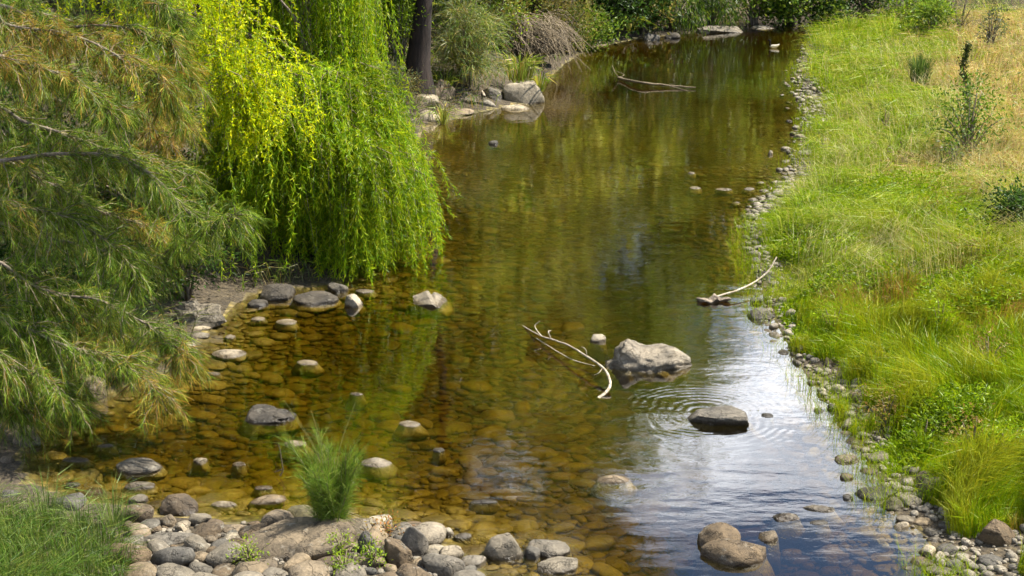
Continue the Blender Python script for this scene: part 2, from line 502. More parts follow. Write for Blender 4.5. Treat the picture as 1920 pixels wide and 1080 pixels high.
class Geo:
    def __init__(s): s.v, s.q, s.t, s.c, s.n = [], [], [], [], 0
    def add(s, v, q=None, t=None, c=None):
        v = np.asarray(v).reshape(-1, 3)
        if q is not None and len(q): s.q.append(np.asarray(q) + s.n)
        if t is not None and len(t): s.t.append(np.asarray(t) + s.n)
        s.v.append(v)
        c = np.asarray(c if c is not None else (0.3, 0.3, 0.3), float)
        s.c.append(np.broadcast_to(c, v.shape) if c.ndim == 1 else c)
        s.n += len(v)
    def strips(s, p0, p1, p2, side, w, col, taper=0.85, tip=None):
        N = len(p0)
        sd = side * (np.asarray(w).reshape(-1, 1) * 0.5)
        v = np.stack([p0 - sd, p0 + sd, p1 - sd * taper, p1 + sd * taper, p2], 1)
        b = np.arange(N)[:, None] * 5
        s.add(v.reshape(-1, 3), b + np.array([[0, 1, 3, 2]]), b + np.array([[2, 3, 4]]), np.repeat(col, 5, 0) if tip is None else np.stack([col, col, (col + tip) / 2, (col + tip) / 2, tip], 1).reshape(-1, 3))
    def leaves(s, base, d, L, wd, col, r=None):
        N = len(base)
        d = norm(d)
        rv = (r or rng).normal(size=(N, 3))
        side = norm(np.cross(d, rv))
        nrm = np.cross(side, d)
        L = np.asarray(L).reshape(-1, 1); wd = np.asarray(wd).reshape(-1, 1)
        m = base + d * L * 0.42
        v = np.stack([base, m + side * wd * 0.5 + nrm * wd * 0.12, base + d * L - nrm * L * 0.06, m - side * wd * 0.5 + nrm * wd * 0.12], 1)
        b = np.arange(N)[:, None] * 4
        s.add(v.reshape(-1, 3), b + np.array([[0, 1, 2, 3]]), None, np.repeat(col, 4, 0))
    def tube(s, pts, rad, k=5, col=None, wob=0.0):
        pts = np.asarray(pts, float); n = len(pts)
        rad = np.broadcast_to(np.asarray(rad, float), (n,))
        tan = norm(np.gradient(pts, axis=0))
        ref = np.array((0.31, 0.17, 0.93)) if abs(tan[:, 2].mean()) < 0.8 else np.array((1.0, 0.2, 0.1))
        a = norm(np.cross(tan, ref)); b = np.cross(tan, a)
        th = np.arange(k) * 2 * math.pi / k
        rr = rad[:, None] * (1 + wob * (rng.random((n, k)) - 0.5)) if wob else np.repeat(rad[:, None], k, 1)
        v = pts[:, None] + (a[:, None] * np.cos(th)[:, None] + b[:, None] * np.sin(th)[:, None]) * rr[..., None]
        q = []
        for i in range(n - 1):
            for j in range(k):
                j2 = (j + 1) % k
                q.append((i * k + j, i * k + j2, (i + 1) * k + j2, (i + 1) * k + j))
        t = []
        if k > 3:
            q.append(tuple(range((n - 1) * k, (n - 1) * k + k))[:4])
            q.append(tuple(range(k))[:4][::-1])
        s.add(v.reshape(-1, 3), q, t or None, col)
    def build(s, name, mat, parent=None, smooth=False):
        off = np.zeros(3)
        if parent is not None:
            off = np.array(world_loc(parent))
        me = make_mesh(name, np.concatenate(s.v) - off, np.concatenate(s.q) if s.q else None,
                       np.concatenate(s.t) if s.t else None, np.concatenate(s.c), smooth)
        return link(name, me, mat, parent)
def world_loc(o):
    v = Vector(o.location)
    while o.parent is not None:
        o = o.parent; v = v + Vector(o.location)
    return v
def spline(pts, n):
    """smooth curve through points"""
    P = np.asarray(pts, float)
    if len(P) < 3:
        return P[0] + (P[-1] - P[0]) * np.linspace(0, 1, n)[:, None]
    Q = np.vstack([2 * P[0] - P[1], P, 2 * P[-1] - P[-2]])
    u = np.linspace(0, len(P) - 1 - 1e-6, n)
    i = u.astype(int); f = (u - i)[:, None]
    p0, p1, p2, p3 = Q[i], Q[i + 1], Q[i + 2], Q[i + 3]
    return 0.5 * (2 * p1 + (p2 - p0) * f + (2 * p0 - 5 * p1 + 4 * p2 - p3) * f ** 2 + (3 * p1 - p0 - 3 * p2 + p3) * f ** 3)
def pick(pal, n, jit=0.18, w=None):
    pal = np.array(pal, float)
    c = pal[rng.choice(len(pal), n, p=w)]
    return np.clip(c * (1 + (rng.random((n, 1)) - 0.5) * 2 * jit) * (1 + (rng.random((n, 3)) - 0.5) * 0.12), 0.002, 0.9)

# ------------------------------------------------------------------ ground, bed, water
def axis(parts):
    a = []
    for lo, hi, st in parts: a.append(np.arange(lo, hi, st))
    a.append([parts[-1][1]])
    return np.concatenate(a)
gx = axis([(-400, -60, 40), (-60, -16, 2.0), (-16, -9, 0.4), (-9, 12, 0.14), (12, 22, 0.4), (22, 60, 2.0), (60, 400, 40)])
gy = axis([(-60, 0, 6), (0, 8, 0.5), (8, 30, 0.14), (30, 62, 0.3), (62, 90, 1.5), (90, 600, 40)])
X, Y = np.meshgrid(gx, gy)
Zg = height(X, Y).reshape(X.shape)
gv = np.stack([X, Y, Zg], -1).reshape(-1, 3)
nx, ny = len(gx), len(gy)
ii, jj = np.meshgrid(np.arange(nx - 1), np.arange(ny - 1))
b0 = (jj * nx + ii).ravel()
quads = np.stack([b0, b0 + 1, b0 + nx + 1, b0 + nx], 1)
zq = gv[quads, 2].min(1)
def submesh(name, qs, mat):
    u, inv = np.unique(qs, return_inverse=True)
    me = make_mesh(name, gv[u], inv.reshape(-1, 4), smooth=True)
    return link(name, me, mat)
ground = tag(submesh('ground', quads[zq > -0.012], 'earth'), kind='structure')
river_bed = tag(submesh('river_bed', quads[zq <= -0.012], 'river_gravel'), kind='structure')
wx = [-14, 90]; wy = [-40, 70]
wv = [(x, y, z) for z in (-1.6, 0.0) for y in wy for x in wx]
wq = [(0, 2, 3, 1), (4, 5, 7, 6), (0, 1, 5, 4), (1, 3, 7, 5), (3, 2, 6, 7), (2, 0, 4, 6)]
water = tag(link('river_water', make_mesh('river_water', wv, wq), 'river_water'), kind='structure')

# ------------------------------------------------------------------ stones
import bmesh
_ico = {}
def ico(sub):
    if sub not in _ico:
        bm = bmesh.new()
        bmesh.ops.create_icosphere(bm, subdivisions=sub, radius=1.0)
        bm.verts.ensure_lookup_table()
        v = np.array([x.co[:] for x in bm.verts]); f = np.array([[y.index for y in x.verts] for x in bm.faces])
        bm.free(); _ico[sub] = (v, f)
    return _ico[sub]
def rock_shape(sub, seed, kind):
    r = np.random.default_rng(seed)
    v, f = ico(sub)
    v = v.copy()
    if kind in ('smooth', 'flat'):
        npl, lo, hi, amp, pw = 5, 0.74, 0.96, 0.20, 2.3
    elif kind == 'worn':
        npl, lo, hi, amp, pw = 9, 0.62, 0.92, 0.26, 2.6
    else:
        npl, lo, hi, amp, pw = 15, 0.50, 0.85, 0.30, 3.0
    m = (np.abs(v) ** pw).sum(1) ** (1 / pw)
    v = v / m[:, None]
    v *= (1 + amp * (fbm(v, 1.1, seed % 97, 2) - 0.5) * 2)[:, None]
    for _ in range(npl):
        n = norm(r.normal(size=3)); d = r.uniform(lo, hi)
        k = v @ n - d
        s = 0.93 if kind == 'angular' else 0.75
        v -= np.where(k > 0, k * s, 0)[:, None] * n
    if kind == 'angular':
        v *= (1 + 0.10 * (fbm(v, 3.2, seed % 53, 3) - 0.5) * 2)[:, None]
    elif sub >= 4:
        v *= (1 + 0.045 * (fbm(v, 3.0, seed % 53, 3) - 0.5) * 2)[:, None]
    v -= (v.max(0) + v.min(0)) / 2
    v /= (v.max(0) - v.min(0)) / 2
    return v, f
TONE = {'pale': (0.33, 0.30, 0.245), 'grey': (0.165, 0.15, 0.125), 'brown': (0.125, 0.095, 0.062), 'dark': (0.058, 0.052, 0.045),
        'tan': (0.19, 0.155, 0.11), 'stone': (0.25, 0.225, 0.185), 'olive': (0.14, 0.128, 0.07), 'slate': (0.10, 0.096, 0.088)}
def put_color(o, tone, jit=0.0):
    c = np.array(TONE[tone]) * (1 + jit * (rng.random() - 0.5))
    o.color = (*[float(x) for x in c], 1)

def stone(cx, yb, w, h, kind, tone, label, name='river_stone', cat='stone', ratio=0.85, sub=4, seed=None, dry=False, rot=None, group=None, shape=None, lift=0.0):
    p = G(cx, yb)
    s = mpp(p)
    a = w * s / 2
    hm = h * s
    q = p - np.array((0, 0, CAM_H))
    th = math.atan2(-q[2], q[1])
    b = max(min(ratio * a, 0.44 * hm / math.sin(th)), 0.25 * a)
    xh_ = hm - 0.93 * b * math.sin(th)
    top = max(math.sqrt(max(xh_ ** 2 - (b * math.sin(th)) ** 2, 0.0)) / math.cos(th), 0.02)
    base = p[2]
    y = p[1] + b * 0.93
    wet = river_d(p[0], y)[0] < 0
    depth = -min(H(p[0], y), 0.0) + 0.02 if wet else 0.0
    below = max(depth, 0.45 * top) if wet else 0.35 * top
    if wet: below = max(below, 0.10)
    zt, zb = base + top + lift, base - below
    seed = seed if seed is not None else int(cx * 131 + yb * 17)
    if shape is None:
        v, f = rock_shape(sub, seed, kind)
        ang = np.random.default_rng(seed + 5).uniform(-0.25, 0.25) if rot is None else rot
    else:
        v, f = shape(); ang = 0.0
    c_, s_ = math.cos(ang), math.sin(ang)
    # widest level sits at the water or ground line
    zz = v[:, 2]
    z = np.where(zz > 0, zz * (top + lift), zz * below)
    xx, yy = v[:, 0] * a, v[:, 1] * b
    if kind == 'flat':
        k_ = 1 - 0.38 * np.clip(v[:, 2], 0, 1); xx = xx * k_; yy = yy * k_
    if wet:                       # a stone goes on wider under the water than what shows of it
        gr = 1 + min(below / a * 0.7, 1.2) * (1.0 if h < 0.34 * w else 0.45) * sstep(0.0, 0.8, -v[:, 2])
        xx = xx * gr; yy = yy * gr
    vv = np.stack([xx * c_ - yy * s_ * 1.0, xx * s_ + yy * c_, z], 1)
    if dry: pass
    me = make_mesh(name, vv, None, f, smooth=True)
    o = link(name, me, 'river_rock', None, (p[0], y, base))
    put_color(o, tone, 0.15)
    return tag(o, label, cat, group)

def saddle_shape():
    v, f = rock_shape(5, 4242, 'worn')
    v = v.copy()
    x, y, z = v.T
    up = np.clip(z, 0, 1)
    prof = np.interp(x, [-1.0, -0.9, -0.72, -0.5, -0.32, -0.1, 0.2, 0.5, 0.75, 0.88, 1.0], [0.45, 0.92, 1.15, 1.10, 0.82, 0.60, 0.64, 0.76, 0.66, 0.42, 0.12])
    prof = prof * (1 - 0.30 * np.clip(-y * (1 + 0.5 * x), 0, 1))
    z2 = np.where(z > 0, np.minimum(up * 1.5, 1.0) * prof, z)
    v = np.stack([x * (1 + 0.1 * (z < 0.1)), y, z2], 1)
    v += norm(v) * (0.14 * (fbm(v, 2.3, 3, 2) - 0.5) * 2 + 0.16 * (fbm(v, 5.0, 5, 3) - 0.5) * 2)[:, None] * np.array((1, 1, 0.5))
    return v, f
def split_shape():
    v, f = rock_shape(5, 777, 'angular')
    x, y, z = v.T
    z = np.where(z > 0, z * (1 - 0.45 * np.exp(-((x - 0.1 + 0.2 * y) / 0.08) ** 2)) * (0.85 + 0.3 * np.exp(-((x - 0.0) / 0.5) ** 2)), z)
    v = np.stack([x, y, z], 1)
    return v, f
def layered_shape():
    v, f = rock_shape(5, 311, 'angular')
    x, y, z = v.T
    lev = np.round(z * 4) / 4
    z = np.where(z > 0, 0.35 * z + 0.65 * lev, z)
    st = 0.10 * np.sin(lev * 19.0 + x * 2)
    v = np.stack([x * (1 + st) - 0.15 * z, y * (1 + st), z * (1 - 0.35 * sstep(0.1, 0.25, x))], 1)
    return v, f
def slab_shape():
    v, f = rock_shape(5, 905, 'worn')
    x, y, z = v.T
    z = np.where(z > 0, np.minimum(z * 1.5, 0.82 + 0.10 * x) * (0.80 + 0.2 * sstep(-1, 0.2, x)), z)
    crack = np.exp(-((x - 0.22 - 0.25 * y) / 0.035) ** 2)
    z = np.where(z > 0, z - 0.16 * crack, z)
    return np.stack([x, y * (1 + 0.1 * np.sin(3 * x)), z], 1), f
def pitted_shape():
    v, f = rock_shape(5, 1213, 'worn')
    v = v + norm(v) * (-0.16 * sstep(0.55, 0.75, fbm(v, 2.2, 8, 3)))[:, None]
    return v, f
def block_shape():
    v, f = rock_shape(5, 60, 'angular')
    x, y, z = v.T
    z = np.where(z > 0, np.minimum(z * 1.6, 0.75 + 0.22 * (x + 0.15)) * (1 - 0.25 * sstep(0.35, 1, x)), z)
    return np.stack([x, y, z], 1), f

B = dict(name='boulder', cat='boulder', sub=5)
stone(1214, 697, 158, 62, 'angular', 'stone', 'large pale saddle-shaped boulder standing in mid river beside the curved white branch', shape=saddle_shape, ratio=0.6, **B)
stone(1345, 799, 128, 39, 'angular', 'grey', 'dark blocky boulder with pale chipped top standing in ripple rings', shape=block_shape, ratio=0.6, **B)
stone(1352, 1032, 82, 50, 'smooth', 'brown', 'brown rounded boulder half hidden behind the egg-shaped one in blue water', **B)
stone(1383, 1061, 128, 54, 'smooth', 'brown', 'egg-shaped smooth brown boulder in the blue reflection, front one of the pair', ratio=0.7, seed=15, rot=0.12, **B)
stone(1444, 1017, 40, 21, 'worn', 'tan', 'small tan stone touching the far end of the egg-shaped brown boulder')
stone(501, 794, 99, 36, 'worn', 'dark', 'dark cracked low boulder alone in the amber shallows above the seedling', shape=pitted_shape, **B)
stone(254, 888, 87, 29, 'smooth', 'grey', 'grey dome-shaped boulder with thin wet rim in amber shallows', **B)
stone(330, 966, 73, 42, 'smooth', 'brown', 'big round brown boulder on the edge of the cobble bar', ratio=0.8, **B)
stone(588, 573, 86, 27, 'smooth', 'dark', 'long smooth dark boulder lying in water under the willow', **B)
stone(516, 564, 72, 30, 'worn', 'dark', 'dark angular boulder tucked against the hanging willow strands', **B)
stone(481, 576, 40, 15, 'smooth', 'dark', 'small dark stone beside the dark boulders under the willow')
stone(662, 577, 36, 26, 'angular', 'pale', 'pale pointed stone poking up below the willow fringe', sub=5)
stone(632, 548, 40, 18, 'worn', 'grey', 'grey stone behind the pale pointed one under the willow')
stone(682, 549, 36, 8, 'flat', 'pale', 'thin pale slab lying at the water under the willow fringe')
stone(808, 577, 74, 28, 'angular', 'stone', 'jagged split pale rock standing alone off the willow tip', shape=split_shape, **B)
stone(362, 612, 120, 56, 'angular', 'grey', 'layered grey rock outcrop with stepped broken ledges at the bank', shape=layered_shape, name='rock_outcrop', cat='rock', sub=5, ratio=0.42)
stone(425, 671, 66, 18, 'flat', 'stone', 'flat pale stone at the tip of the she-oak sprays')
stone(336, 656, 52, 17, 'flat', 'pale', 'flat pale stone below the layered outcrop half behind needles')
stone(371, 634, 40, 12, 'flat', 'grey', 'small grey slab in water just below the layered outcrop')
stone(374, 619, 38, 9, 'flat', 'pale', 'thin pale stone against the foot of the layered outcrop')
stone(362, 690, 30, 16, 'worn', 'slate', 'slate-coloured stone peeping through the she-oak needles')
stone(575, 684, 42, 10, 'flat', 'pale', 'thin white-topped stone breaking the surface in open amber shallows')
stone(482, 601, 26, 8, 'flat', 'pale', 'small pale flat stone in water below the dark willow boulders')
stone(535, 608, 40, 11, 'flat', 'pale', 'pale streaked flat stone below the long smooth dark boulder')
stone(430, 634, 20, 7, 'flat', 'pale', 'tiny pale stone breaking the water near the layered outcrop')
stone(704, 875, 60, 18, 'flat', 'pale', 'flat cream stone just above the seedling on its far side')
stone(767, 800, 42, 12, 'flat', 'pale', 'flat pale stone lying in the white sky reflection')
stone(551, 837, 44, 12, 'flat', 'pale', 'flat pale stone behind the tip of the seedling')
stone(1151, 906, 64, 17, 'flat', 'tan', 'tan flat stone alone in brown water in mid river')
stone(907, 944, 52, 8, 'flat', 'dark', 'dark barely emerging stone in open brown water')
stone(1122, 642, 30, 14, 'worn', 'pale', 'small pale stone just upstream of the saddle-shaped boulder')
stone(500, 944, 70, 17, 'flat', 'tan', 'boat-shaped tan stone lying in shallows off the cobble bar')
stone(418, 950, 50, 12, 'flat', 'pale', 'pale lens-shaped stone in shallows off the cobble bar')
stone(259, 917, 58, 15, 'flat', 'grey', 'flat grey stone below the grey dome-shaped boulder')
stone(373, 869, 27, 12, 'worn', 'pale', 'small pale stone in open amber shallows between the dome and the seedling')
stone(447, 874, 26, 9, 'flat', 'tan', 'small tan wet stone in the shallows near the thin upright twig')
stone(507, 972, 26, 11, 'flat', 'pale', 'small white stone at the water edge above the great slab')
stone(493, 918, 34, 9, 'flat', 'tan', 'low tan stone above the boat-shaped stone')
stone(650, 907, 28, 9, 'flat', 'pale', 'small pale stone showing beside the seedling over the water')
stone(560, 984, 62, 38, 'smooth', 'olive', 'mossy olive round boulder behind the great slab and the seedling', **B)
stone(545, 1054, 232, 78, 'worn', 'tan', 'great flat tan slab boulder with a crack on the cobble bar', shape=slab_shape, ratio=0.62, **B)
stone(945, 1050, 76, 52, 'smooth', 'grey', 'round grey boulder standing upright off the end of the cobble bar', ratio=0.75, **B)
stone(1030, 1047, 82, 35, 'worn', 'grey', 'grey sloping boulder behind the low one off the bar', **B)
stone(1000, 1048, 36, 22, 'worn', 'slate', 'small slate stone wedged between the round grey and the sloping boulder')
stone(1046, 1076, 80, 31, 'worn', 'grey', 'low wide grey boulder off the bar near the blue reflection', **B)
stone(773, 1048, 62, 62, 'worn', 'grey', 'tall leaning grey rock on the bar beyond the seedling', ratio=0.5, **B)
stone(747, 1066, 60, 56, 'angular', 'brown', 'brown angular block on the bar leaning at the tall grey rock', ratio=0.6, **B)
stone(688, 1046, 38, 48, 'smooth', 'slate', 'dark upright rounded stone at the end of the great slab', ratio=0.7)
stone(619, 1069, 86, 27, 'smooth', 'brown', 'long oval brown stone lying in front of the great slab')
stone(772, 994, 70, 17, 'worn', 'brown', 'flat brown stone at the water edge beyond the seedling')
stone(708, 988, 54, 22, 'worn', 'pale', 'pale mottled stone beside the foot of the seedling')
stone(816, 1040, 50, 20, 'flat', 'pale', 'pale flat stone at the outer edge of the bar')
stone(886, 1063, 48, 21, 'worn', 'pale', 'pale worn stone in shallow water by the round grey boulder')
stone(842, 1005, 22, 16, 'worn', 'pale', 'small pale stone with a white tip in shallows beyond the bar')
stone(868, 1010, 34, 12, 'flat', 'grey', 'flat grey stone in shallows beyond the bar')
stone(312, 988, 34, 24, 'smooth', 'tan', 'smooth tan egg-like cobble leaning on the big round brown boulder')
stone(372, 987, 46, 28, 'worn', 'grey', 'grey pitted cobble beside the big round brown boulder')
stone(310, 1022, 112, 26, 'flat', 'grey', 'long flat grey slab stone across the cobble bar')
stone(392, 1022, 30, 19, 'smooth', 'tan', 'clean tan cobble at the end of the long flat grey slab')
stone(380, 1012, 60, 30, 'worn', 'brown', 'brown wedge cobble above the clean tan one')
stone(432, 1018, 42, 22, 'worn', 'pale', 'pale rough cobble against the near end of the great slab')
stone(440, 1000, 76, 18, 'flat', 'tan', 'long tan stone behind the great slab at the water')
stone(255, 946, 38, 18, 'worn', 'grey', 'grey cobble at the grassy end of the cobble bar')
stone(120, 958, 64, 32, 'worn', 'slate', 'dark grey boulder behind the grass at the bank edge')
stone(45, 838, 52, 30, 'worn', 'tan', 'tan angular boulder on the bank below the she-oak')
stone(46, 790, 36, 16, 'worn', 'slate', 'slate stone on the bank just under the she-oak sprays')
stone(163, 752, 58, 50, 'worn', 'tan', 'tan boulder seen through she-oak needles at the water', **B)
stone(162, 712, 46, 24, 'worn', 'grey', 'grey boulder behind the tan one among the needles', **B)
stone(140, 866, 52, 10, 'flat', 'grey', 'thin grey stone awash below the drooping she-oak tips')
stone(134, 912, 28, 9, 'flat', 'slate', 'small dark stone awash near the grassy bank')
stone(12, 933, 36, 16, 'flat', 'slate', 'dark flat stone at the grassy corner of the bank')
stone(8, 868, 30, 14, 'flat', 'tan', 'tan flat stone at the water under the tan angular boulder')
stone(320, 756, 24, 6, 'flat', 'pale', 'thin pale stone awash just off the lowest she-oak tips')
stone(398, 703, 28, 6, 'flat', 'stone', 'thin stone awash below the flat pale stone at the spray tips')
stone(668, 741, 26, 5, 'flat', 'stone', 'thin stone awash in the green willow reflection')
stone(600, 892, 26, 6, 'flat', 'pale', 'thin pale stone awash behind the seedling')
stone(822, 848, 22, 8, 'worn', 'slate', 'small dark stone with a wet tip beyond the flat cream stone')
stone(196, 838, 30, 5, 'flat', 'stone', 'thin stone awash above the grey dome-shaped boulder')
# shore of the grassy bank
stone(1650, 938, 82, 25, 'smooth', 'dark', 'long dark wet stone at the grassy shore over an amber pool')
stone(1762, 940, 64, 44, 'smooth', 'tan', 'big smooth tan boulder at the foot of the grass', **B)
stone(1743, 915, 46, 32, 'smooth', 'brown', 'brown rounded stone behind the big smooth tan boulder')
stone(1680, 958, 46, 24, 'flat', 'olive', 'olive slanted stone between the long dark stone and the shore grass')
stone(1836, 951, 54, 28, 'angular', 'grey', 'grey angular rock half sunk in the grass')
stone(1881, 1024, 76, 50, 'worn', 'brown', 'large brown cleft boulder at the grassy shore corner', **B)
stone(1793, 995, 60, 18, 'smooth', 'slate', 'long slate-coloured stone on the shore gravel')
stone(1754, 1006, 36, 16, 'worn', 'grey', 'grey stone just below the long slate-coloured one at the water')
stone(1797, 1010, 24, 14, 'worn', 'pale', 'small pale stone beside the long slate-coloured one')
stone(1756, 1017, 30, 11, 'flat', 'grey', 'flat grey stone at the edge of the blue water')
stone(1780, 1042, 42, 22, 'smooth', 'slate', 'smooth dark cobble at the shore below the cleft boulder')
stone(1732, 1062, 44, 18, 'worn', 'brown', 'brown stone in blue water off the shore gravel')
stone(1708, 1069, 34, 11, 'flat', 'slate', 'flat dark stone awash in blue water by the brown one')
stone(1765, 1080, 60, 18, 'smooth', 'grey', 'wide grey stone at the lower edge of the shore gravel')
stone(1806, 1052, 40, 16, 'flat', 'pale', 'pale flat stone on the shore gravel below the cleft boulder')
stone(1865, 1062, 52, 22, 'smooth', 'slate', 'slate cobble in the gravel below the cleft boulder')
stone(1705, 982, 44, 16, 'worn', 'grey', 'grey stone at the point where shore gravel meets blue water')
stone(1735, 986, 40, 16, 'smooth', 'tan', 'tan stone next to the point of the shore gravel')
stone(1538, 960, 60, 14, 'flat', 'grey', 'grey flat stone alone in the pale reflection off the grassy shore')
stone(1476, 978, 52, 17, 'flat', 'brown', 'brown diamond-shaped stone alone in the blue reflection')
stone(1537, 984, 36, 9, 'flat', 'slate', 'thin slate stone awash below the grey flat one')
stone(1590, 870, 46, 18, 'smooth', 'tan', 'tan stone at the shore where the grass meets bright water')
stone(1650, 868, 44, 20, 'worn', 'grey', 'grey stone on the shore in front of the green grass')
stone(1590, 900, 27, 13, 'smooth', 'brown', 'small brown stone just off the shore in bright water')
stone(1635, 890, 40, 14, 'flat', 'brown', 'flat brown stone at the shore above the long dark one')
stone(1592, 938, 20, 11, 'smooth', 'slate', 'small dark round stone in bright water beside the long dark stone')
stone(1440, 783, 24, 9, 'flat', 'slate', 'tiny dark stone awash beyond the blocky boulder')
stone(1537, 774, 20, 10, 'flat', 'slate', 'small dark stone awash near the shore sedge')
stone(1709, 757, 28, 18, 'worn', 'grey', 'lone grey stone lying up in the green grass')
stone(1430, 600, 56, 24, 'flat', 'slate', 'dark flat wet rock at the shore above the sky reflection')
stone(1418, 570, 24, 13, 'worn', 'slate', 'small dark stone at the shore by the leaning pale branch')
stone(1438, 527, 32, 18, 'angular', 'dark', 'dark stone under the leaning pale branch in the herbs')
stone(1304, 354, 22, 5, 'flat', 'pale', 'white flat stone out in the river off the gravel spit')
stone(1297, 326, 14, 4, 'flat', 'pale', 'small white stone farther out upstream of the gravel spit')
stone(1358, 357, 32, 5, 'flat', 'pale', 'long pale stone between the white flat stone and the spit')
stone(1406, 356, 20, 5, 'flat', 'pale', 'pale stone at the tip of the gravel spit')
stone(1500, 262, 22, 11, 'worn', 'grey', 'grey stone at the shore under the overhanging grass upstream')
stone(1445, 290, 10, 8, 'worn', 'pale', 'tiny pale stone alone off the upstream shore')
stone(925, 272, 20, 8, 'worn', 'slate', 'dark stone with wet top alone in the upstream shade')
# rocks under the dark trunk
stone(822, 184, 62, 36, 'worn', 'tan', 'tan rounded rock on the bank near the dark trunk', **B)
stone(982, 194, 80, 42, 'worn', 'pale', 'pale boulder carrying a tuft of reeds at the point', ratio=0.7, **B)
stone(920, 187, 46, 24, 'angular', 'grey', 'grey shelf rock beside the reed boulder', sub=5)
stone(912, 199, 36, 14, 'worn', 'pale', 'small pale rock at the water between the shelf rock and reeds')
stone(965, 207, 56, 12, 'flat', 'pale', 'flat pale rock in the water in front of the reed boulder')
stone(803, 226, 46, 20, 'flat', 'pale', 'flat pale rock at the water beside the willow top')
stone(858, 215, 66, 14, 'flat', 'tan', 'long tan ledge rock at the water below the dark trunk')
stone(800, 200, 50, 24, 'worn', 'pale', 'pale rock on the bank above the flat one by the willow')
stone(870, 192, 44, 20, 'worn', 'grey', 'grey rock among grass below the young she-oak')
stone(1352, 62, 84, 15, 'angular', 'grey', 'ribbed grey rock bar under the far trees', ratio=0.5, **B)
stone(1322, 62, 30, 9, 'worn', 'pale', 'low pale rock at one end of the ribbed rock bar')
stone(1430, 54, 48, 7, 'flat', 'pale', 'long low pale rock beyond the ribbed rock bar')
stone(1262, 72, 30, 12, 'worn', 'dark', 'dark rock in the shade of the far bank')
stone(1222, 76, 34, 14, 'worn', 'slate', 'slate rock in the shade beside the drooping reed')

# loose cobbles: shared shapes
COB = []
for k in range(14):
    v, f = rock_shape(3, 900 + 37 * k, ['smooth', 'smooth', 'worn', 'worn', 'smooth', 'angular', 'worn'][k % 7])
    COB.append(make_mesh('cobble', v, None, f, smooth=True)); COB[-1].materials.append(MATS['river_rock'])
BEDST = []
for k in range(10):
    v, f = rock_shape(3, 300 + 13 * k, ['smooth', 'worn'][k % 2])
    BEDST.append((v, f)); 
BEDM = []
for v, f in BEDST:
    m = make_mesh('stone', v, None, f, smooth=True); m.materials.append(MATS['river_rock']); BEDM.append(m)
def occupied():
    return [(o.location.x, o.location.y, max(o.dimensions.x, o.dimensions.y) / 2) for o in COL.objects if o.get('category') in ('stone', 'boulder', 'rock')]
bpy.context.view_layer.update()
TAKEN = occupied()
def dart(n, sampler, rad, k=0.85, tries=40):
    """stones that do not sit in each other"""
    out = []
    grid = {}
    def cells(x, y, r): 
        return [(i, j) for i in range(int((x - r) // 0.5), int((x + r) // 0.5) + 1) for j in range(int((y - r) // 0.5), int((y + r) // 0.5) + 1)]
    for x, y, r in TAKEN:
        for c in cells(x, y, r * 0.8): grid.setdefault(c, []).append((x, y, r * 0.8))
    for i in range(n):
        r = rad(i)
        for _ in range(tries):
            x, y = sampler()
            if all((x - a) ** 2 + (y - b) ** 2 > (k * (r + c)) ** 2 for cc in cells(x, y, r) for a, b, c in grid.get(cc, ())):
                for cc in cells(x, y, r): grid.setdefault(cc, []).append((x, y, r))
                out.append((x, y, r)); break
    return out
def cobble_at(x, y, r, parent, tones, flat=(0.35, 0.65), sink=0.25, water=False):
    o = link('cobble', COB[rng.integers(len(COB))], None, parent)
    fl = rng.uniform(*flat); e = rng.uniform(0.5, 0.9)
    o.scale = (r, r * e, r * fl)
    z = H(x, y)
    o.location = (x, y, z + r * fl * (1 - 2 * sink))
    o.rotation_euler = (rng.normal() * 0.12, rng.normal() * 0.12, rng.uniform(0, 6.28))
    put_color(o, tones[rng.integers(len(tones))], 0.3)
    return o
# the bar at the lower edge
bar_px = [(240, 960), (330, 985), (460, 975), (560, 985), (700, 985), (800, 1000), (860, 1040), (900, 1090), (940, 1200), (200, 1200), (230, 1050)]
def in_poly(px, py, P):
    c = False
    for k in range(len(P)):
        (ax, ay), (bx, by) = P[k], P[(k + 1) % len(P)]
        if (ay > py) != (by > py) and px < (bx - ax) * (py - ay) / (by - ay) + ax: c = not c
    return c
def s_bar():
    while True:
        px, py = rng.uniform(190, 1000), rng.uniform(955, 1200)
        if in_poly(px, py, bar_px): return tuple(Z0(px, py, 0.05)[:2])
rad_l = sorted([float(np.clip(rng.lognormal(-2.6, 0.5), 0.035, 0.19)) for _ in range(420)], reverse=True)
bar = dart(420, s_bar, lambda i: rad_l[i], 0.8)
n_obj = 0
for x, y, r in bar[:190]:
    cobble_at(x, y, r, ground, ['grey', 'tan', 'grey', 'brown', 'slate', 'grey', 'brown', 'tan', 'stone'])
# the shore of the grassy bank
shore = RSHA[(RSHA[:, 1] > 8) & (RSHA[:, 1] < 47)]
seg = np.linalg.norm(np.diff(shore, axis=0), axis=1); cum = np.concatenate([[0], np.cumsum(seg)])
def s_shore(near=1.0):
    # thick near the camera and on the gravel spits
    while True:
        Yv = 1 / rng.uniform(1 / 44.0, 1 / 10.2)
        k = np.interp(Yv, shore[:, 1], shore[:, 0])
        spit = 0.75 + 0.9 * math.exp(-((Yv - 24.2) / 2.6) ** 2) + 0.8 * math.exp(-((Yv - 34) / 3.0) ** 2) + 0.9 * (Yv < 15)
        if rng.random() > spit: continue
        wdt = 0.30 + 0.25 * spit + (0.45 if Yv < 13.5 else 0)
        return k + rng.normal(0.08, wdt * 0.55), Yv + rng.normal() * 0.1
rad_s = sorted([float(np.clip(rng.lognormal(-3.0, 0.42), 0.025, 0.11)) for _ in range(760)], reverse=True)
sh = dart(760, s_shore, lambda i: rad_s[i] * 1.0, 0.8, 30)
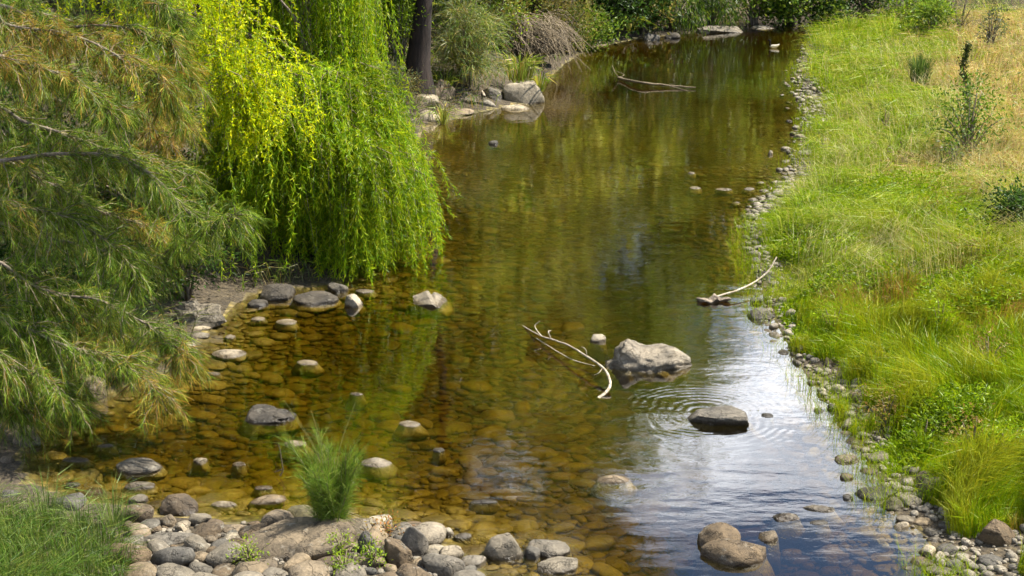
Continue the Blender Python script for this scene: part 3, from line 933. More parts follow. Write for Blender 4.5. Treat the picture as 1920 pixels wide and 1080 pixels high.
for x, y, r in sh[:110]:
    d = river_d(x, y)[0]
    cobble_at(x, y, r, ground, ['grey', 'pale', 'tan', 'slate', 'pale'], sink=0.25 if d > -0.3 else 0.1)
# what is left is small: one mass of pebbles
def stone_mass(name, items, parent, tones, sub=2, flat=(0.4, 0.75), sink=0.25):
    g = Geo()
    shapes = [rock_shape(sub, 500 + k, 'smooth') for k in range(8)]
    for x, y, r in items:
        v, f = shapes[rng.integers(8)]
        a = rng.uniform(0, 6.28); fl = rng.uniform(*flat); e = rng.uniform(0.65, 0.95)
        vv = v * np.array((r, r * e, r * fl))
        vv = np.stack([vv[:, 0] * math.cos(a) - vv[:, 1] * math.sin(a), vv[:, 0] * math.sin(a) + vv[:, 1] * math.cos(a), vv[:, 2]], 1)
        g.add(vv + np.array((x, y, H(x, y) + r * fl * (1 - 2 * sink))), None, f)
    o = g.build(name, 'river_rock', parent, smooth=True)
    o.color = (*TONE[tones], 1)
    return tag(o, kind='stuff')
small = [(*s_shore(), float(np.clip(rng.lognormal(-3.75, 0.4), 0.012, 0.04))) for _ in range(2600)]
small += [(*s_bar(), float(np.clip(rng.lognormal(-3.6, 0.4), 0.015, 0.045))) for _ in range(900)]
for _ in range(420):
    Ys_ = rng.normal(23.6, 1.7) if rng.random() < 0.6 else rng.normal(34, 2.2)
    small.append((float(np.interp(Ys_, shore[:, 1], shore[:, 0])) + rng.normal(0.08, 0.28), Ys_, float(np.clip(rng.lognormal(-2.9, 0.35), 0.03, 0.10))))
stone_mass('pebbles', bar[190:] + sh[110:] + small, ground, 'pale')
# the stones on the bed
_pool = []
def s_bed():
    if not _pool:
        n = 60000
        Yv = 1 / rng.uniform(1 / 34.0, 1 / 10.0, n)
        x = rng.uniform(-0.45, 0.36, n) * Yv
        ok = (rng.random(n) > (Yv - 21) / 7) & (river_d(x, Yv) < -0.12)
        ok &= (vnoise(xy0(x, Yv), 0.8, 77) < 0.68) | (rng.random(n) > 0.85)      # patches of bare silt
        _pool.extend(zip(x[ok].tolist(), Yv[ok].tolist()))
    return _pool.pop()
rad_b = sorted([float(np.clip(rng.lognormal(-2.95, 0.55), 0.02, 0.20)) for _ in range(8200)], reverse=True)
bed = dart(8200, s_bed, lambda i: rad_b[i], 0.66, 8)
def bed_stone(x, y, r):
    o = link('stone', BEDM[rng.integers(len(BEDM))], None, river_bed)
    fl = rng.uniform(0.16, 0.36); z = H(x, y)
    hgt = min(r * fl, (-z - 0.015) / 1.35) if z < -0.06 else 0.03
    o.scale = (r, r * rng.uniform(0.45, 0.8), max(hgt, 0.015))
    o.location = (x, y, z + hgt * 0.35)
    o.rotation_euler = (0, 0, rng.normal() * 0.5)
    put_color(o, ['brown', 'olive', 'tan', 'grey'][rng.integers(4)], 0.4)
bed_sorted = sorted(bed, key=lambda b: -b[2] / b[1])
for x, y, r in bed_sorted[:290]: bed_stone(x, y, r)
g = Geo()
shapes = [rock_shape(2, 700 + k, 'smooth') for k in range(8)]
for x, y, r in bed_sorted[290:]:
    v, f = shapes[rng.integers(8)]
    z = H(x, y); fl = rng.uniform(0.16, 0.36)
    hgt = max(min(r * fl, (-z - 0.015) / 1.35), 0.02)
    a = rng.normal() * 0.5
    vv = v * np.array((r, r * rng.uniform(0.45, 0.8), hgt))
    vv = np.stack([vv[:, 0] * math.cos(a) - vv[:, 1] * math.sin(a), vv[:, 0] * math.sin(a) + vv[:, 1] * math.cos(a), vv[:, 2]], 1)
    g.add(vv + np.array((x, y, z + hgt * 0.35)), None, f)
o = g.build('bed_pebbles', 'river_rock', river_bed, smooth=True); o.color = (0.24, 0.19, 0.12, 1); tag(o, kind='stuff')

# ------------------------------------------------------------------ drifted wood
def wood(name, cat, label, polys, mat='bleached_wood', loc=None):
    loc = polys[0][0][0] if loc is None else loc
    r = root(name, loc, label, cat)
    for i, (pts, r0, r1, nm) in enumerate(polys):
        c = spline(pts, max(8, 5 * len(pts)))
        c = c + (np.stack([vnoise(c, 6, 2 + i), vnoise(c, 6, 5 + i), vnoise(c, 6, 8 + i)], 1) - 0.5) * r0 * 0.8
        g = Geo(); g.tube(c, np.linspace(r0, r1, len(c)), 7, wob=0.25)
        g.build(nm, mat, r, smooth=True)
    return r
def wz(px, py, z): return Z0(px, py, z)
main = [wz(1122, 748, -0.02), wz(1136, 735, 0.03), wz(1144, 715, 0.09), wz(1130, 690, 0.14), wz(1100, 668, 0.16), wz(1060, 645, 0.14), wz(1015, 630, 0.08), wz(980, 612, -0.01)]
wood('driftwood_branch', 'branch', 'bleached curved branch arching out of the water by the saddle-shaped boulder', [
    (main, 0.021, 0.007, 'stem'),
    ([main[-2], wz(1003, 612, 0.16), wz(1012, 602, 0.22)], 0.009, 0.004, 'twig'),
    ([main[-2] * 0.6 + main[-3] * 0.4, wz(1028, 622, 0.18), wz(1033, 620, 0.12)], 0.008, 0.004, 'twig'),
    ([main[3], wz(1122, 700, 0.10), wz(1112, 704, 0.05)], 0.006, 0.003, 'twig'),
    ([main[4], wz(1098, 656, 0.24), wz(1090, 650, 0.27)], 0.006, 0.003, 'twig'),
    ([wz(1005, 634, 0.02), wz(1050, 662, 0.05), wz(1080, 677, 0.04), wz(1115, 686, 0.06)], 0.006, 0.005, 'twig')])
q = [wz(1160, 146, 0.05), wz(1200, 155, 0.10), wz(1250, 160, 0.06), wz(1304, 165, 0.03)]
wood('driftwood_branch', 'branch', 'pale forked stick lying on the water below the reed bank', [
    (q, 0.04, 0.016, 'stem'),
    ([q[2], wz(1280, 168, 0.0), wz(1305, 174, -0.02)], 0.014, 0.008, 'twig'),
    ([q[0], wz(1153, 136, 0.2), wz(1148, 122, 0.35)], 0.015, 0.005, 'twig'),
    ([q[0], wz(1170, 140, 0.12), wz(1150, 132, 0.14)], 0.014, 0.005, 'twig')], 'dead_stem')
q = [wz(1345, 556, 0.06), wz(1380, 545, 0.10), wz(1415, 528, 0.14), wz(1440, 508, 0.25), wz(1456, 482, 0.42)]
wood('driftwood_branch', 'branch', 'long pale leaning branch from the dark driftwood lump up into the herbs', [(q, 0.014, 0.011, 'stem')])
lp = Z0(1338, 570)
v, f = rock_shape(5, 88, 'angular')
x_, y_, z_ = v.T
z_ = z_ * (0.7 + 0.3 * np.sin(7 * x_ + 1)) + 0.15 * np.sin(11 * x_)
v = np.stack([x_ * 0.23, y_ * 0.08 + 0.03 * np.sin(5 * x_), z_ * 0.07 + 0.02], 1)
v += norm(v) * (0.05 * (fbm(v, 14, 4, 3) - 0.5) * 2)[:, None]
o = link('driftwood_log', make_mesh('driftwood_log', v, None, f, smooth=True), 'bark_grey', None, (lp[0], lp[1] + 0.1, 0.0))
tag(o, 'knotty dark driftwood lump awash at the shore end of the leaning branch', 'log')
q = [wz(525, 892, 0.02), wz(530, 880, 0.10), wz(526, 850, 0.33), wz(522, 832, 0.45)]
wood('driftwood_branch', 'twig', 'thin crooked dead twig standing in the shallows near the seedling', [(q, 0.008, 0.004, 'stem'), ([q[1], wz(514, 886, 0.02)], 0.006, 0.004, 'twig')], 'dead_stem')
q = [W(905, 170, 35), W(885, 135, 35), W(880, 128, 35)]
q = [G(908, 188) + np.array((0, 0, .1)), W(895, 150, 34.5), W(878, 122, 34.8)]
wood('driftwood_branch', 'branch', 'straight pale dead stick leaning on the rocks below the young she-oak', [(q, 0.03, 0.018, 'stem')])

# ------------------------------------------------------------------ a swimming bird far up the river
bp = Z0(1452, 90)
r = root('water_bird', bp, 'small pale-bodied bird with dark upright neck swimming far up the river', 'bird')
v, f = ico(3)
g = Geo()
vb = v * np.array((0.15, 0.07, 0.055)); vb[:, 2] += 0.05 + 0.06 * np.clip(v[:, 0], 0, 1) ** 2
vb[:, 1] *= 1 - 0.5 * np.clip(v[:, 0], 0, 1)
g.add(vb + bp, None, f, (0.6, 0.57, 0.5)); g.build('body', 'leaf', r, True)
g = Geo()
g.tube(spline([bp + (-0.11, 0, 0.05), bp + (-0.15, 0, 0.13), bp + (-0.135, 0, 0.20), bp + (-0.16, 0, 0.23)], 10), np.linspace(0.03, 0.019, 10), 7, (0.03, 0.027, 0.025))
g.add(v * np.array((0.038, 0.027, 0.027)) + bp + (-0.17, 0, 0.23), None, f, (0.03, 0.027, 0.025))
g.tube([bp + (-0.19, 0, 0.228), bp + (-0.245, 0, 0.22)], (0.010, 0.003), 5, (0.05, 0.04, 0.03))
g.build('neck', 'leaf', r, True)

# ------------------------------------------------------------------ foliage helpers
def perp(d):
    return norm(np.cross(d, rng.normal(size=d.shape)))
def needle_brush(g, base, d, L, w, col, droop=0.35, spread=0.55, tip=None):
    """fine drooping needles from base points along direction d"""
    N = len(base)
    dd = norm(d + rng.normal(size=(N, 3)) * spread)
    L = np.asarray(L).reshape(-1, 1)
    p1 = base + dd * L * 0.5
    p1[:, 2] -= (L[:, 0] * 0.5) ** 1 * droop * 0.25
    p2 = base + dd * L
    p2[:, 2] -= L[:, 0] * droop
    g.strips(base, p1, p2, perp(dd), w, col, 0.8, tip)
def shrub(name, label, cat, base, hgt, rx, ry, n, leaf, pal, style='leaf', stems=9, mat='leaf', stem_mat='bark_grey', clump=0.28, group=None, shape=0.6):
    r = root(name, base, label, cat, group)
    ncl = max(10, int(24 * stems / 9))
    u = rng.random(ncl) ** 0.6
    th = rng.uniform(0, 2 * math.pi, ncl)
    z = rng.uniform(0.12, 1.0, ncl)
    rad = np.sqrt(np.clip(1 - (np.abs(z - 0.45) / 0.62) ** 2.2, 0.05, 1)) * u
    cen = base + np.stack([np.cos(th) * rad * rx, np.sin(th) * rad * ry, z * hgt], 1)
    g = Geo()
    for k in range(ncl):
        mid = base + (cen[k] - base) * 0.5 + np.array((0, 0, hgt * 0.12))
        g.tube(spline([base + rng.normal(size=3) * np.array((0.08, 0.08, 0)) * rx, mid, cen[k]], 6), np.linspace(0.012 + 0.008 * hgt, 0.004, 6), 4)
    g.build('stem', stem_mat, r, True)
    g = Geo()
    per = n // ncl
    for k in range(ncl):
        s = clump * (0.7 + 0.6 * rng.random()) * min(max(rx, 0.3), hgt)
        off = rng.normal(size=(per, 3)) * s * np.array((1, 1, 0.75))
        bp_ = cen[k] + off
        bp_[:, 2] = np.maximum(bp_[:, 2], base[2] + 0.03)
        tone = 0.75 + 0.5 * rng.random()
        col = pick(pal, per) * tone
        if style == 'needle':
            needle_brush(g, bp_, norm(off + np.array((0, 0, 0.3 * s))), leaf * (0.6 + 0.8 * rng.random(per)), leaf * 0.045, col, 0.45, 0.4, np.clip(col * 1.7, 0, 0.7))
        elif style == 'weep':
            d = norm(off * 0.3 / s + np.array((0, 0, -1.0)) + rng.normal(size=(per, 3)) * 0.25)
            g.leaves(bp_, d, leaf * (0.7 + 0.6 * rng.random(per)), leaf * 0.2, col)
        else:
            d = norm(off / s * 0.6 + rng.normal(size=(per, 3)) * 0.7 + np.array((0, 0, 0.1)))
            g.leaves(bp_, d, leaf * (0.7 + 0.6 * rng.random(per)), leaf * shape * (0.6 + 0.5 * rng.random(per)), col)
    g.build('foliage', mat, r)
    return r
def tree(label, base, hgt, crown_z0, rx, ry, ntuft, per, leaf, pal, trunk_r, lean=(0, 0), style='leaf', mat='leaf', bark='bark_grey', trunk_pts=None, name='tree', off=(0, 0), shape=0.35):
    r = root(name, base, label, 'tree')
    top = base + np.array((lean[0], lean[1], hgt * 0.92))
    pts = trunk_pts if trunk_pts is not None else [base - np.array((0, 0, 0.3)), base + (top - base) * 0.3 + rng.normal(size=3) * np.array((.2, .2, 0)), base + (top - base) * 0.65 + rng.normal(size=3) * np.array((.3, .3, 0)), top]
    c = spline(pts, 22)
    t = np.linspace(0, 1, 22)
    g = Geo(); g.tube(c, trunk_r * (1.35 * np.exp(-t * 14) * 0.5 + 1) * (1 - 0.85 * t), 12, wob=0.14)
    g.build('trunk', bark, r, True)
    u = rng.random(ntuft) ** 0.45
    th = rng.uniform(0, 2 * math.pi, ntuft)
    z = rng.uniform(0.0, 1.0, ntuft)
    prof = np.sqrt(np.clip(1 - (np.abs(z - 0.42) / 0.6) ** 2, 0.04, 1)) * u
    zz = base[2] + crown_z0 + (hgt - crown_z0) * z
    ax = np.stack([np.interp(zz, c[:, 2], c[:, 0]), np.interp(zz, c[:, 2], c[:, 1]), zz], 1)
    cen = ax + np.stack([np.cos(th) * prof * rx + off[0], np.sin(th) * prof * ry + off[1], 0 * zz], 1)
    g = Geo()
    for k in range(0, ntuft, 2):
        zs = max(base[2] + crown_z0 * 0.7, cen[k][2] - 0.35 * (np.linalg.norm(cen[k][:2] - ax[k][:2]) + 0.5))
        st = np.array((np.interp(zs, c[:, 2], c[:, 0]), np.interp(zs, c[:, 2], c[:, 1]), zs))
        g.tube(spline([st, (st + cen[k]) / 2 + np.array((0, 0, 0.25)), cen[k]], 6), np.linspace(0.03 + trunk_r * 0.18, 0.012, 6), 5)
    g.build('limb', bark, r, True)
    g = Geo()
    for k in range(ntuft):
        s = 0.55 * (0.6 + 0.8 * rng.random()) * (rx / 3.0) ** 0.5
        offs = rng.normal(size=(per, 3)) * s * np.array((1, 1, 0.6))
        col = pick(pal, per) * (0.75 + 0.5 * rng.random())
        if style == 'needle':
            needle_brush(g, cen[k] + offs * 0.6, norm(offs + np.array((0, 0, -0.1))), leaf * (0.6 + 0.8 * rng.random(per)), leaf * 0.05, col, 0.6, 0.5)
        else:
            g.leaves(cen[k] + offs, norm(offs / s * 0.5 + rng.normal(size=(per, 3)) * 0.6 + np.array((0, 0, -0.35))), leaf * (0.7 + 0.6 * rng.random(per)), leaf * shape, col)
    g.build('crown', mat, r)
    return r

GREEN = [(0.11, 0.19, 0.018), (0.15, 0.23, 0.025), (0.07, 0.13, 0.015), (0.20, 0.26, 0.035)]
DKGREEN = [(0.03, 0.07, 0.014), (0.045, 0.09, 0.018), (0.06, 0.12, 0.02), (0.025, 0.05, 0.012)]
GREYGREEN = [(0.12, 0.15, 0.075), (0.16, 0.18, 0.09), (0.085, 0.115, 0.05), (0.17, 0.16, 0.075)]
OLIVE = [(0.16, 0.17, 0.035), (0.22, 0.20, 0.045), (0.11, 0.125, 0.03), (0.24, 0.18, 0.055)]
CASU = [(0.080, 0.150, 0.014), (0.12, 0.19, 0.024), (0.045, 0.09, 0.012), (0.19, 0.235, 0.035)]
CASU_BR = [(0.30, 0.165, 0.03), (0.26, 0.19, 0.04), (0.35, 0.22, 0.055), (0.19, 0.13, 0.03)]
LIME = [(0.30, 0.42, 0.010), (0.22, 0.36, 0.010), (0.42, 0.48, 0.018), (0.13, 0.25, 0.010)]
YEL = [(0.62, 0.66, 0.005), (0.52, 0.60, 0.005), (0.70, 0.68, 0.008), (0.38, 0.50, 0.01), (0.28, 0.42, 0.01), (0.22, 0.34, 0.012)]

# ------------------------------------------------------------------ the willow
wb = Z0(600, 470); wb[2] = H(wb[0], wb[1])
willow = root('weeping_willow', wb, 'bright green weeping willow hanging in long curtains to the water', 'tree')
g = Geo()
tt = spline([wb - np.array((0, 0, .3)), wb + np.array((0.1, 0.1, 1.6)), wb + np.array((-0.1, 0.3, 3.6)), wb + np.array((0.1, 0.5, 6.2))], 20)
g.tube(tt, np.linspace(0.26, 0.12, 20), 10, wob=0.15)
g.build('trunk', 'bark_grey', willow, True)
def strand(start, out, fall_to, arch, r=rng):
    """a hanging shoot: a short arch outwards, then straight down"""
    p0 = np.array(start)
    top = p0 + np.array((out[0] * arch, out[1] * arch, 0.10 * arch))
    n = 10
    z = np.linspace(0, 1, n)
    L = max(top[2] - fall_to, 0.15)
    sway = r.normal(size=2) * 0.15
    pts = np.stack([top[0] + out[0] * 0.14 * np.sin(z * 1.5) + sway[0] * z ** 2, top[1] + out[1] * 0.14 * np.sin(z * 1.5) + sway[1] * z ** 2, top[2] - L * z], 1)
    pts = np.vstack([p0, (p0 + top) / 2 + np.array((0, 0, 0.10 * arch)), pts])
    return pts
def leafy_strand(gl, gt, pts, step, leaf, wid, pal, tone=1.0, spread=0.5, weights=None):
    d = np.linalg.norm(np.diff(pts, axis=0), axis=1)
    cum = np.concatenate([[0], np.cumsum(d)])
    n = max(4, int(cum[-1] / step))
    u = (np.arange(n) + rng.random(n)) / n * cum[-1]
    base = np.stack([np.interp(u, cum, pts[:, k]) for k in range(3)], 1)
    tan = np.stack([np.interp(u + 0.03, cum, pts[:, k]) for k in range(3)], 1) - base
    tan = norm(tan + np.array((0, 0, -0.003)))
    dd = norm(tan + rng.normal(size=(n, 3)) * spread)
    gl.leaves(base, dd, leaf * (0.65 + 0.7 * rng.random(n)), wid * (0.7 + 0.6 * rng.random(n)), pick(pal, n, 0.2, weights) * tone)
    if rng.random() < 0.4: gt.tube(pts[::3], np.linspace(0.006, 0.002, len(pts[::3])), 3, (0.22, 0.2, 0.03))
gl, gt = Geo(), Geo()
# lower skirt: dome of arching shoots
cc = W(655, 420, 20.6)
def tier(n_b, cx, cyd, rx, ry, zlo, zhi, per, seed_th=None):
    """boughs that arch out from the trunk, each hung with shoots"""
    for b in range(n_b):
        th = rng.uniform(0, 2 * math.pi)
        lev = rng.random()
        reach = (1.0 - 0.55 * lev ** 1.5) * rng.uniform(0.55, 1.0)
        tip = np.array((cx + math.cos(th) * rx * reach, cyd + math.sin(th) * ry * reach, zlo + (zhi - zlo) * lev * (1.15 - 0.5 * reach)))
        st = np.array((cx + (wb[0] - cx) * 0.5, cyd + (wb[1] - cyd) * 0.5, tip[2] - 0.1))
        mid = st * 0.4 + tip * 0.6 + np.array((0, 0, 0.42))
        c = spline([st, mid, tip], 14)
        gt.tube(c, np.linspace(0.022, 0.006, 14), 4, (0.22, 0.2, 0.05))
        tone = 0.6 + 0.7 * rng.random()
        o = (math.cos(th), math.sin(th))
        for _ in range(per):
            s0 = c[int(rng.integers(3, 14))] + rng.normal(size=3) * np.array((0.19, 0.19, 0.07))
            ln = rng.uniform(0.5, 1.5)
            bot = s0[2] - ln
            if bot < 0.5: bot = 0.03 + abs(rng.normal()) * 0.16
            leafy_strand(gl, gt, strand(s0, (o[0] + rng.normal() * 0.3, o[1] + rng.normal() * 0.3), min(bot, s0[2] - 0.25), 0.10 + 0.22 * rng.random()), 0.017, 0.095, 0.0125, LIME, tone * (0.8 + 0.4 * rng.random()), 0.55)
p_r = Z0(830, 525); p_l = Z0(425, 545)
tier(75, (p_r[0] + wb[0]) / 2 - 0.60, 20.6, 1.10, 1.2, 0.9, 2.75, 38)
tier(70, (p_l[0] + wb[0]) / 2 + 0.05, 20.4, 1.35, 1.15, 0.9, 2.7, 34)
# low bough reaching out over the water
for k in range(46):
    t_ = rng.random()
    s0 = W(715 + 85 * t_, 300 + 80 * t_ + rng.normal() * 14, 20.7 + rng.normal() * 0.25)
    leafy_strand(gl, gt, strand(s0, (0.9, rng.normal() * 0.4), max(s0[2] - 0.35 - 0.5 * rng.random() * (1.3 - t_), 0.35), 0.2), 0.02, 0.085, 0.014, LIME, 0.9, 0.4)
gl.build('lower_foliage', 'willow_leaf', willow)
gt.build('lower_shoots', 'dead_stem', willow)
gl, gt = Geo(), Geo()
# upper curtain, behind and above
for _ in range(700):
    px = rng.uniform(430, 695); Yd = rng.uniform(20.6, 22.8)
    s0 = W(px, rng.uniform(-330, 20), Yd)
    bot = W(px, rng.uniform(150, 330), Yd)[2]
    if px > 660: bot = W(px, rng.uniform(120, 240), Yd)[2]
    leafy_strand(gl, gt, strand(s0, (rng.normal() * 0.5, rng.normal() * 0.5), bot, 0.2), 0.022, 0.09, 0.015, LIME, 0.65 + 0.6 * rng.random(), 0.5)
# crown above
for _ in range(260):
    th = rng.uniform(0, 6.28); u = rng.random() ** 0.5
    s0 = np.array((wb[0] - 0.7 + math.cos(th) * u * 1.5, wb[1] + 0.6 + math.sin(th) * u * 1.8, 7.6 - 1.2 * u ** 2))
    leafy_strand(gl, gt, strand(s0, (math.cos(th), math.sin(th)), s0[2] - rng.uniform(1.0, 2.6), 0.35), 0.032, 0.09, 0.017, LIME, 0.9, 0.4)
gl.build('upper_foliage', 'willow_leaf', willow)
gt.build('upper_shoots', 'dead_stem', willow)
g = Geo()
for _ in range(16):
    th = rng.uniform(0, 6.28); e = np.array((wb[0] - 0.5 + math.cos(th) * 0.9, wb[1] + 0.5 + math.sin(th) * 1.2, rng.uniform(3.2, 6.3)))
    s = tt[int(np.clip((e[2] - 1.0) / 6.2 * 19, 3, 17))]
    g.tube(spline([s, (s + e) / 2 + np.array((0, 0, .35)), e], 8), np.linspace(0.06, 0.015, 8), 5)
g.build('limb', 'bark_grey', willow, True)
# the yellow bough
bough_c = [W(190, -120, 18.6), W(290, -30, 18.4), W(370, 30, 18.2), W(440, 105, 18.0), W(500, 175, 17.9)]
gl, gt = Geo(), Geo()
bc = spline(bough_c, 40)
gt.tube(bc, np.linspace(0.05, 0.01, 40), 6)
for _ in range(560):
    k = int(rng.integers(2, 40))
    sp = 0.46 if k < 28 else 0.2
    s0 = bc[k] + rng.normal(size=3) * np.array((sp, 0.3, sp * 0.75)) + np.array((0.0, 0, 0.05))
    ln = rng.uniform(0.25, 0.95) * (1.0 if k < 34 else 0.7)
    pts = strand(s0, (rng.normal() * 0.6 + 0.2, rng.normal() * 0.5 - 0.2), s0[2] - ln, 0.16)
    leafy_strand(gl, gt, pts, 0.012, 0.055, 0.017, YEL, 0.7 + 0.45 * rng.random(), 1.0)
for _ in range(70):
    s0 = W(rng.uniform(425, 500), rng.uniform(140, 225), 18.0 + rng.normal() * 0.2)
    leafy_strand(gl, gt, strand(s0, (rng.normal() * 0.4, -0.2), s0[2] - rng.uniform(0.3, 0.9), 0.12), 0.012, 0.05, 0.016, YEL, 0.95, 0.7)
bo = gl.build('yellow_bough', 'willow_leaf', willow); bo['label'] = 'sunlit yellow bough drooping in front of the green curtain'
gt.build('bough_twigs', 'dead_stem', willow)

# ------------------------------------------------------------------ the she-oak at the near bank
tb = W(-330, 700, 15.2); tb[2] = H(tb[0], tb[1])
oak = root('she_oak', tb, 'feathery she-oak with long drooping needle sprays reaching over the shallows', 'tree')
g = Geo()
tp = spline([tb - np.array((0, 0, .3)), tb + np.array((0.1, 0, 2)), tb + np.array((0.25, 0.1, 5)), tb + np.array((0.2, 0.2, 8.5))], 20)
g.tube(tp, np.linspace(0.24, 0.07, 20), 10, wob=0.15)
g.build('trunk', 'bark_dark', oak, True)
boughs = [
    ([(-60, 312), (0, 301), (120, 290), (200, 292), (300, 325), (380, 385), (450, 415), (505, 405)], 14.3, 13.9, 100, 0.016),
    ([(-60, 15), (20, 45), (130, 65), (250, 115), (330, 145), (345, 185)], 13.9, 13.7, 85, 0.012),
    ([(-40, 5), (80, 50), (200, 50), (300, 65), (360, 85), (400, 150)], 14.4, 14.1, 75, 0.012),
    ([(-60, 570), (0, 590), (100, 640), (180, 665), (260, 690), (330, 735)], 13.6, 13.2, 95, 0.012),
    ([(-60, 640), (20, 680), (90, 715), (140, 760)], 13.3, 13.1, 70, 0.010),
    ([(-60, 200), (60, 230), (180, 270), (300, 300), (400, 330)], 15.2, 14.9, 95, 0.014),
    ([(-60, 420), (60, 440), (200, 470), (320, 480), (390, 445)], 15.0, 14.6, 95, 0.012),
    ([(-60, 480), (80, 540), (200, 570), (300, 610), (350, 645), (385, 665)], 14.5, 14.0, 95, 0.012),
    ([(-60, -60), (100, -40), (250, -20), (330, 10), (385, 50)], 15.2, 14.8, 90, 0.014),
    ([(-60, 100), (50, 120), (150, 160), (220, 220)], 13.6, 13.4, 70, 0.010),
    ([(-60, 370), (50, 395), (150, 420), (230, 470), (270, 530)], 14.0, 13.8, 75, 0.010),
    ([(-60, 300), (80, 340), (200, 400), (330, 430)], 15.9, 15.7, 90, 0.012),
    ([(-60, 540), (60, 560), (180, 600), (270, 640)], 15.7, 15.4, 85, 0.012),
    ([(-60, 130), (100, 150), (240, 200), (340, 260)], 15.9, 15.7, 85, 0.012),
    ([(-60, -160), (100, -150), (250, -120), (350, -60)], 14.6, 14.4, 60, 0.014),
    ([(-60, 20), (90, 30), (220, 80), (330, 180), (380, 230)], 15.6, 15.3, 80, 0.012),
]
boughs += [([(-60, 700), (0, 740), (60, 780)], 13.5, 13.2, 55, 0.010), ([(-60, 610), (10, 650), (60, 700), (90, 740)], 14.6, 14.4, 60, 0.010)]
gn, gt = Geo(), Geo()
for pl, Y0, Y1, nt, rad in boughs:
    ys = np.linspace(Y0, Y1, len(pl))
    pl = [(px if px < 200 else 200 + (px - 200) * 0.80, py) for px, py in pl]
    pts = [W(px, py, yy) for (px, py), yy in zip(pl, ys)]
    st = np.array([np.interp(pts[0][2] - 0.5, tp[:, 2], tp[:, k]) for k in range(3)])
    c = spline([st] + pts, 60)
    c = c + (np.stack([vnoise(c, 2.5, 1), vnoise(c, 2.5, 2), vnoise(c, 2.5, 3)], 1) - 0.5) * 0.06
    gb = Geo(); gb.tube(c, np.linspace(rad * 1.7, rad * 0.5, 60), 6); gb.build('branch', 'bark_grey', oak, True)
    tan = norm(np.gradient(c, axis=0))
    for _ in range(int(nt * 1.7)):
        k = int(rng.integers(12, 60))
        ln = rng.uniform(0.18, 0.62) * (1.1 - 0.5 * k / 60) * (0.75 if pl[0][1] < 150 else 1.0)
        d0 = norm(tan[k] * 0.7 + rng.normal(size=3) * np.array((0.7, 0.8, 0.6)) + np.array((0.05, 0, -0.05)))
        n = 7
        t_ = np.linspace(0, 1, n)[:, None]
        tw = c[k] + d0 * ln * t_ + np.array((0, 0, -1)) * ln * 0.42 * t_ ** 2 + rng.normal(size=(n, 3)) * 0.008
        gt.tube(tw, np.linspace(0.0065, 0.003, n), 3)
        m = int(88 * (0.5 + ln))
        u = rng.random(m) ** 0.8 * (n - 1.001)
        i = u.astype(int); f_ = (u - i)[:, None]
        bp_ = tw[i] * (1 - f_) + tw[i + 1] * f_
        td = norm(tw[np.minimum(i + 1, n - 1)] - tw[i])
        br = fbm(c[k][None], 0.9, 21, 2)[0] + rng.normal() * 0.05
        wbr = float(np.clip((br - 0.585) * 4.5, 0.03, 0.6))
        isb = rng.random(m) < wbr
        col = np.where(isb[:, None], pick(CASU_BR, m), pick(CASU, m)) * (0.8 + 0.45 * rng.random())
        cc_ = col * rng.uniform(0.4, 1.3, (m, 1))
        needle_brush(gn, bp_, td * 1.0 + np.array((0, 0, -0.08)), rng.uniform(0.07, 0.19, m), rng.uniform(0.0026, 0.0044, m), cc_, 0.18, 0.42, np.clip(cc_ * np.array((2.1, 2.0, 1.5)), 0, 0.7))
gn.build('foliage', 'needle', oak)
gt.build('twigs', 'dead_stem', oak)

# ------------------------------------------------------------------ the dark trunk and the growth on the far side of the pool
db = G(782, 165)
tp_ = [db - np.array((0, 0, .3)), W(784, 120, db[1]), W(790, 50, db[1]), W(797, -20, db[1]), W(797, -160, db[1] + 0.2), W(812, -420, db[1] + 0.4), W(800, -800, db[1])]
tree('tall river she-oak with a thick dark trunk on the bank beyond the willow', db, 16.0, 8.6, 4.4, 4.0, 105, 330, 0.42, CASU + OLIVE, 0.31, style='needle', mat='needle', bark='bark_dark', trunk_pts=tp_, name='river_she_oak', off=(1.4, -0.4))
def sh(px, yb, yt, wpx, n, leaf, pal, label, style='leaf', name='shrub', cat='shrub', mat=None, shape=0.5, stems=9, clump=0.28, stem_mat='bark_grey', lift=0.0):
    p = G(px, yb)
    s = mpp(p)
    hgt = (yb - yt) * s * 1.05
    return shrub(name, label, cat, p, hgt, wpx * s / 2, wpx * s / 2 * 0.8, n, leaf, pal, style, stems, mat or ('needle' if style == 'needle' else 'leaf'), stem_mat, clump, shape=shape)
sh(715, 140, -40, 100, 5200, 0.085, GREEN + LIME[:1], 'bright leafy shrub between the willow curtain and the dark trunk')
sh(748, 150, -40, 75, 3000, 0.085, GREEN + LIME[:2], 'bright leafy bush close beside the dark trunk', shape=0.45)
sh(728, 200, 125, 80, 2600, 0.10, GREYGREEN, 'silvery grey-green shrub at the foot of the dark trunk', shape=0.3)
sh(760, 190, 140, 50, 800, 0.14, OLIVE, 'dull olive tangle around the base of the dark trunk', style='needle')
sh(872, 160, 25, 120, 5200, 0.26, CASU + GREYGREEN + OLIVE, 'young she-oak with soft needle plumes beside the dark trunk', style='needle', name='young_she_oak', cat='tree', clump=0.2, stems=16)
sh(880, 110, -60, 110, 3600, 0.28, CASU + GREYGREEN, 'taller hazy she-oak sapling behind the needle plumes', style='needle', name='young_she_oak', cat='tree')
sh(925, 90, -50, 130, 4200, 0.10, GREEN + OLIVE + LIME[:1], 'broadleaf bush above the hollow bank with pale leaf tips')
sh(1000, 60, -60, 120, 3200, 0.11, DKGREEN + OLIVE, 'dark bush overhanging the dry brush')
sh(1060, 100, 5, 110, 3600, 0.09, OLIVE + [(0.16, 0.13, 0.075)], 'brown-olive twiggy bush on the bank past the dry brush', shape=0.3)
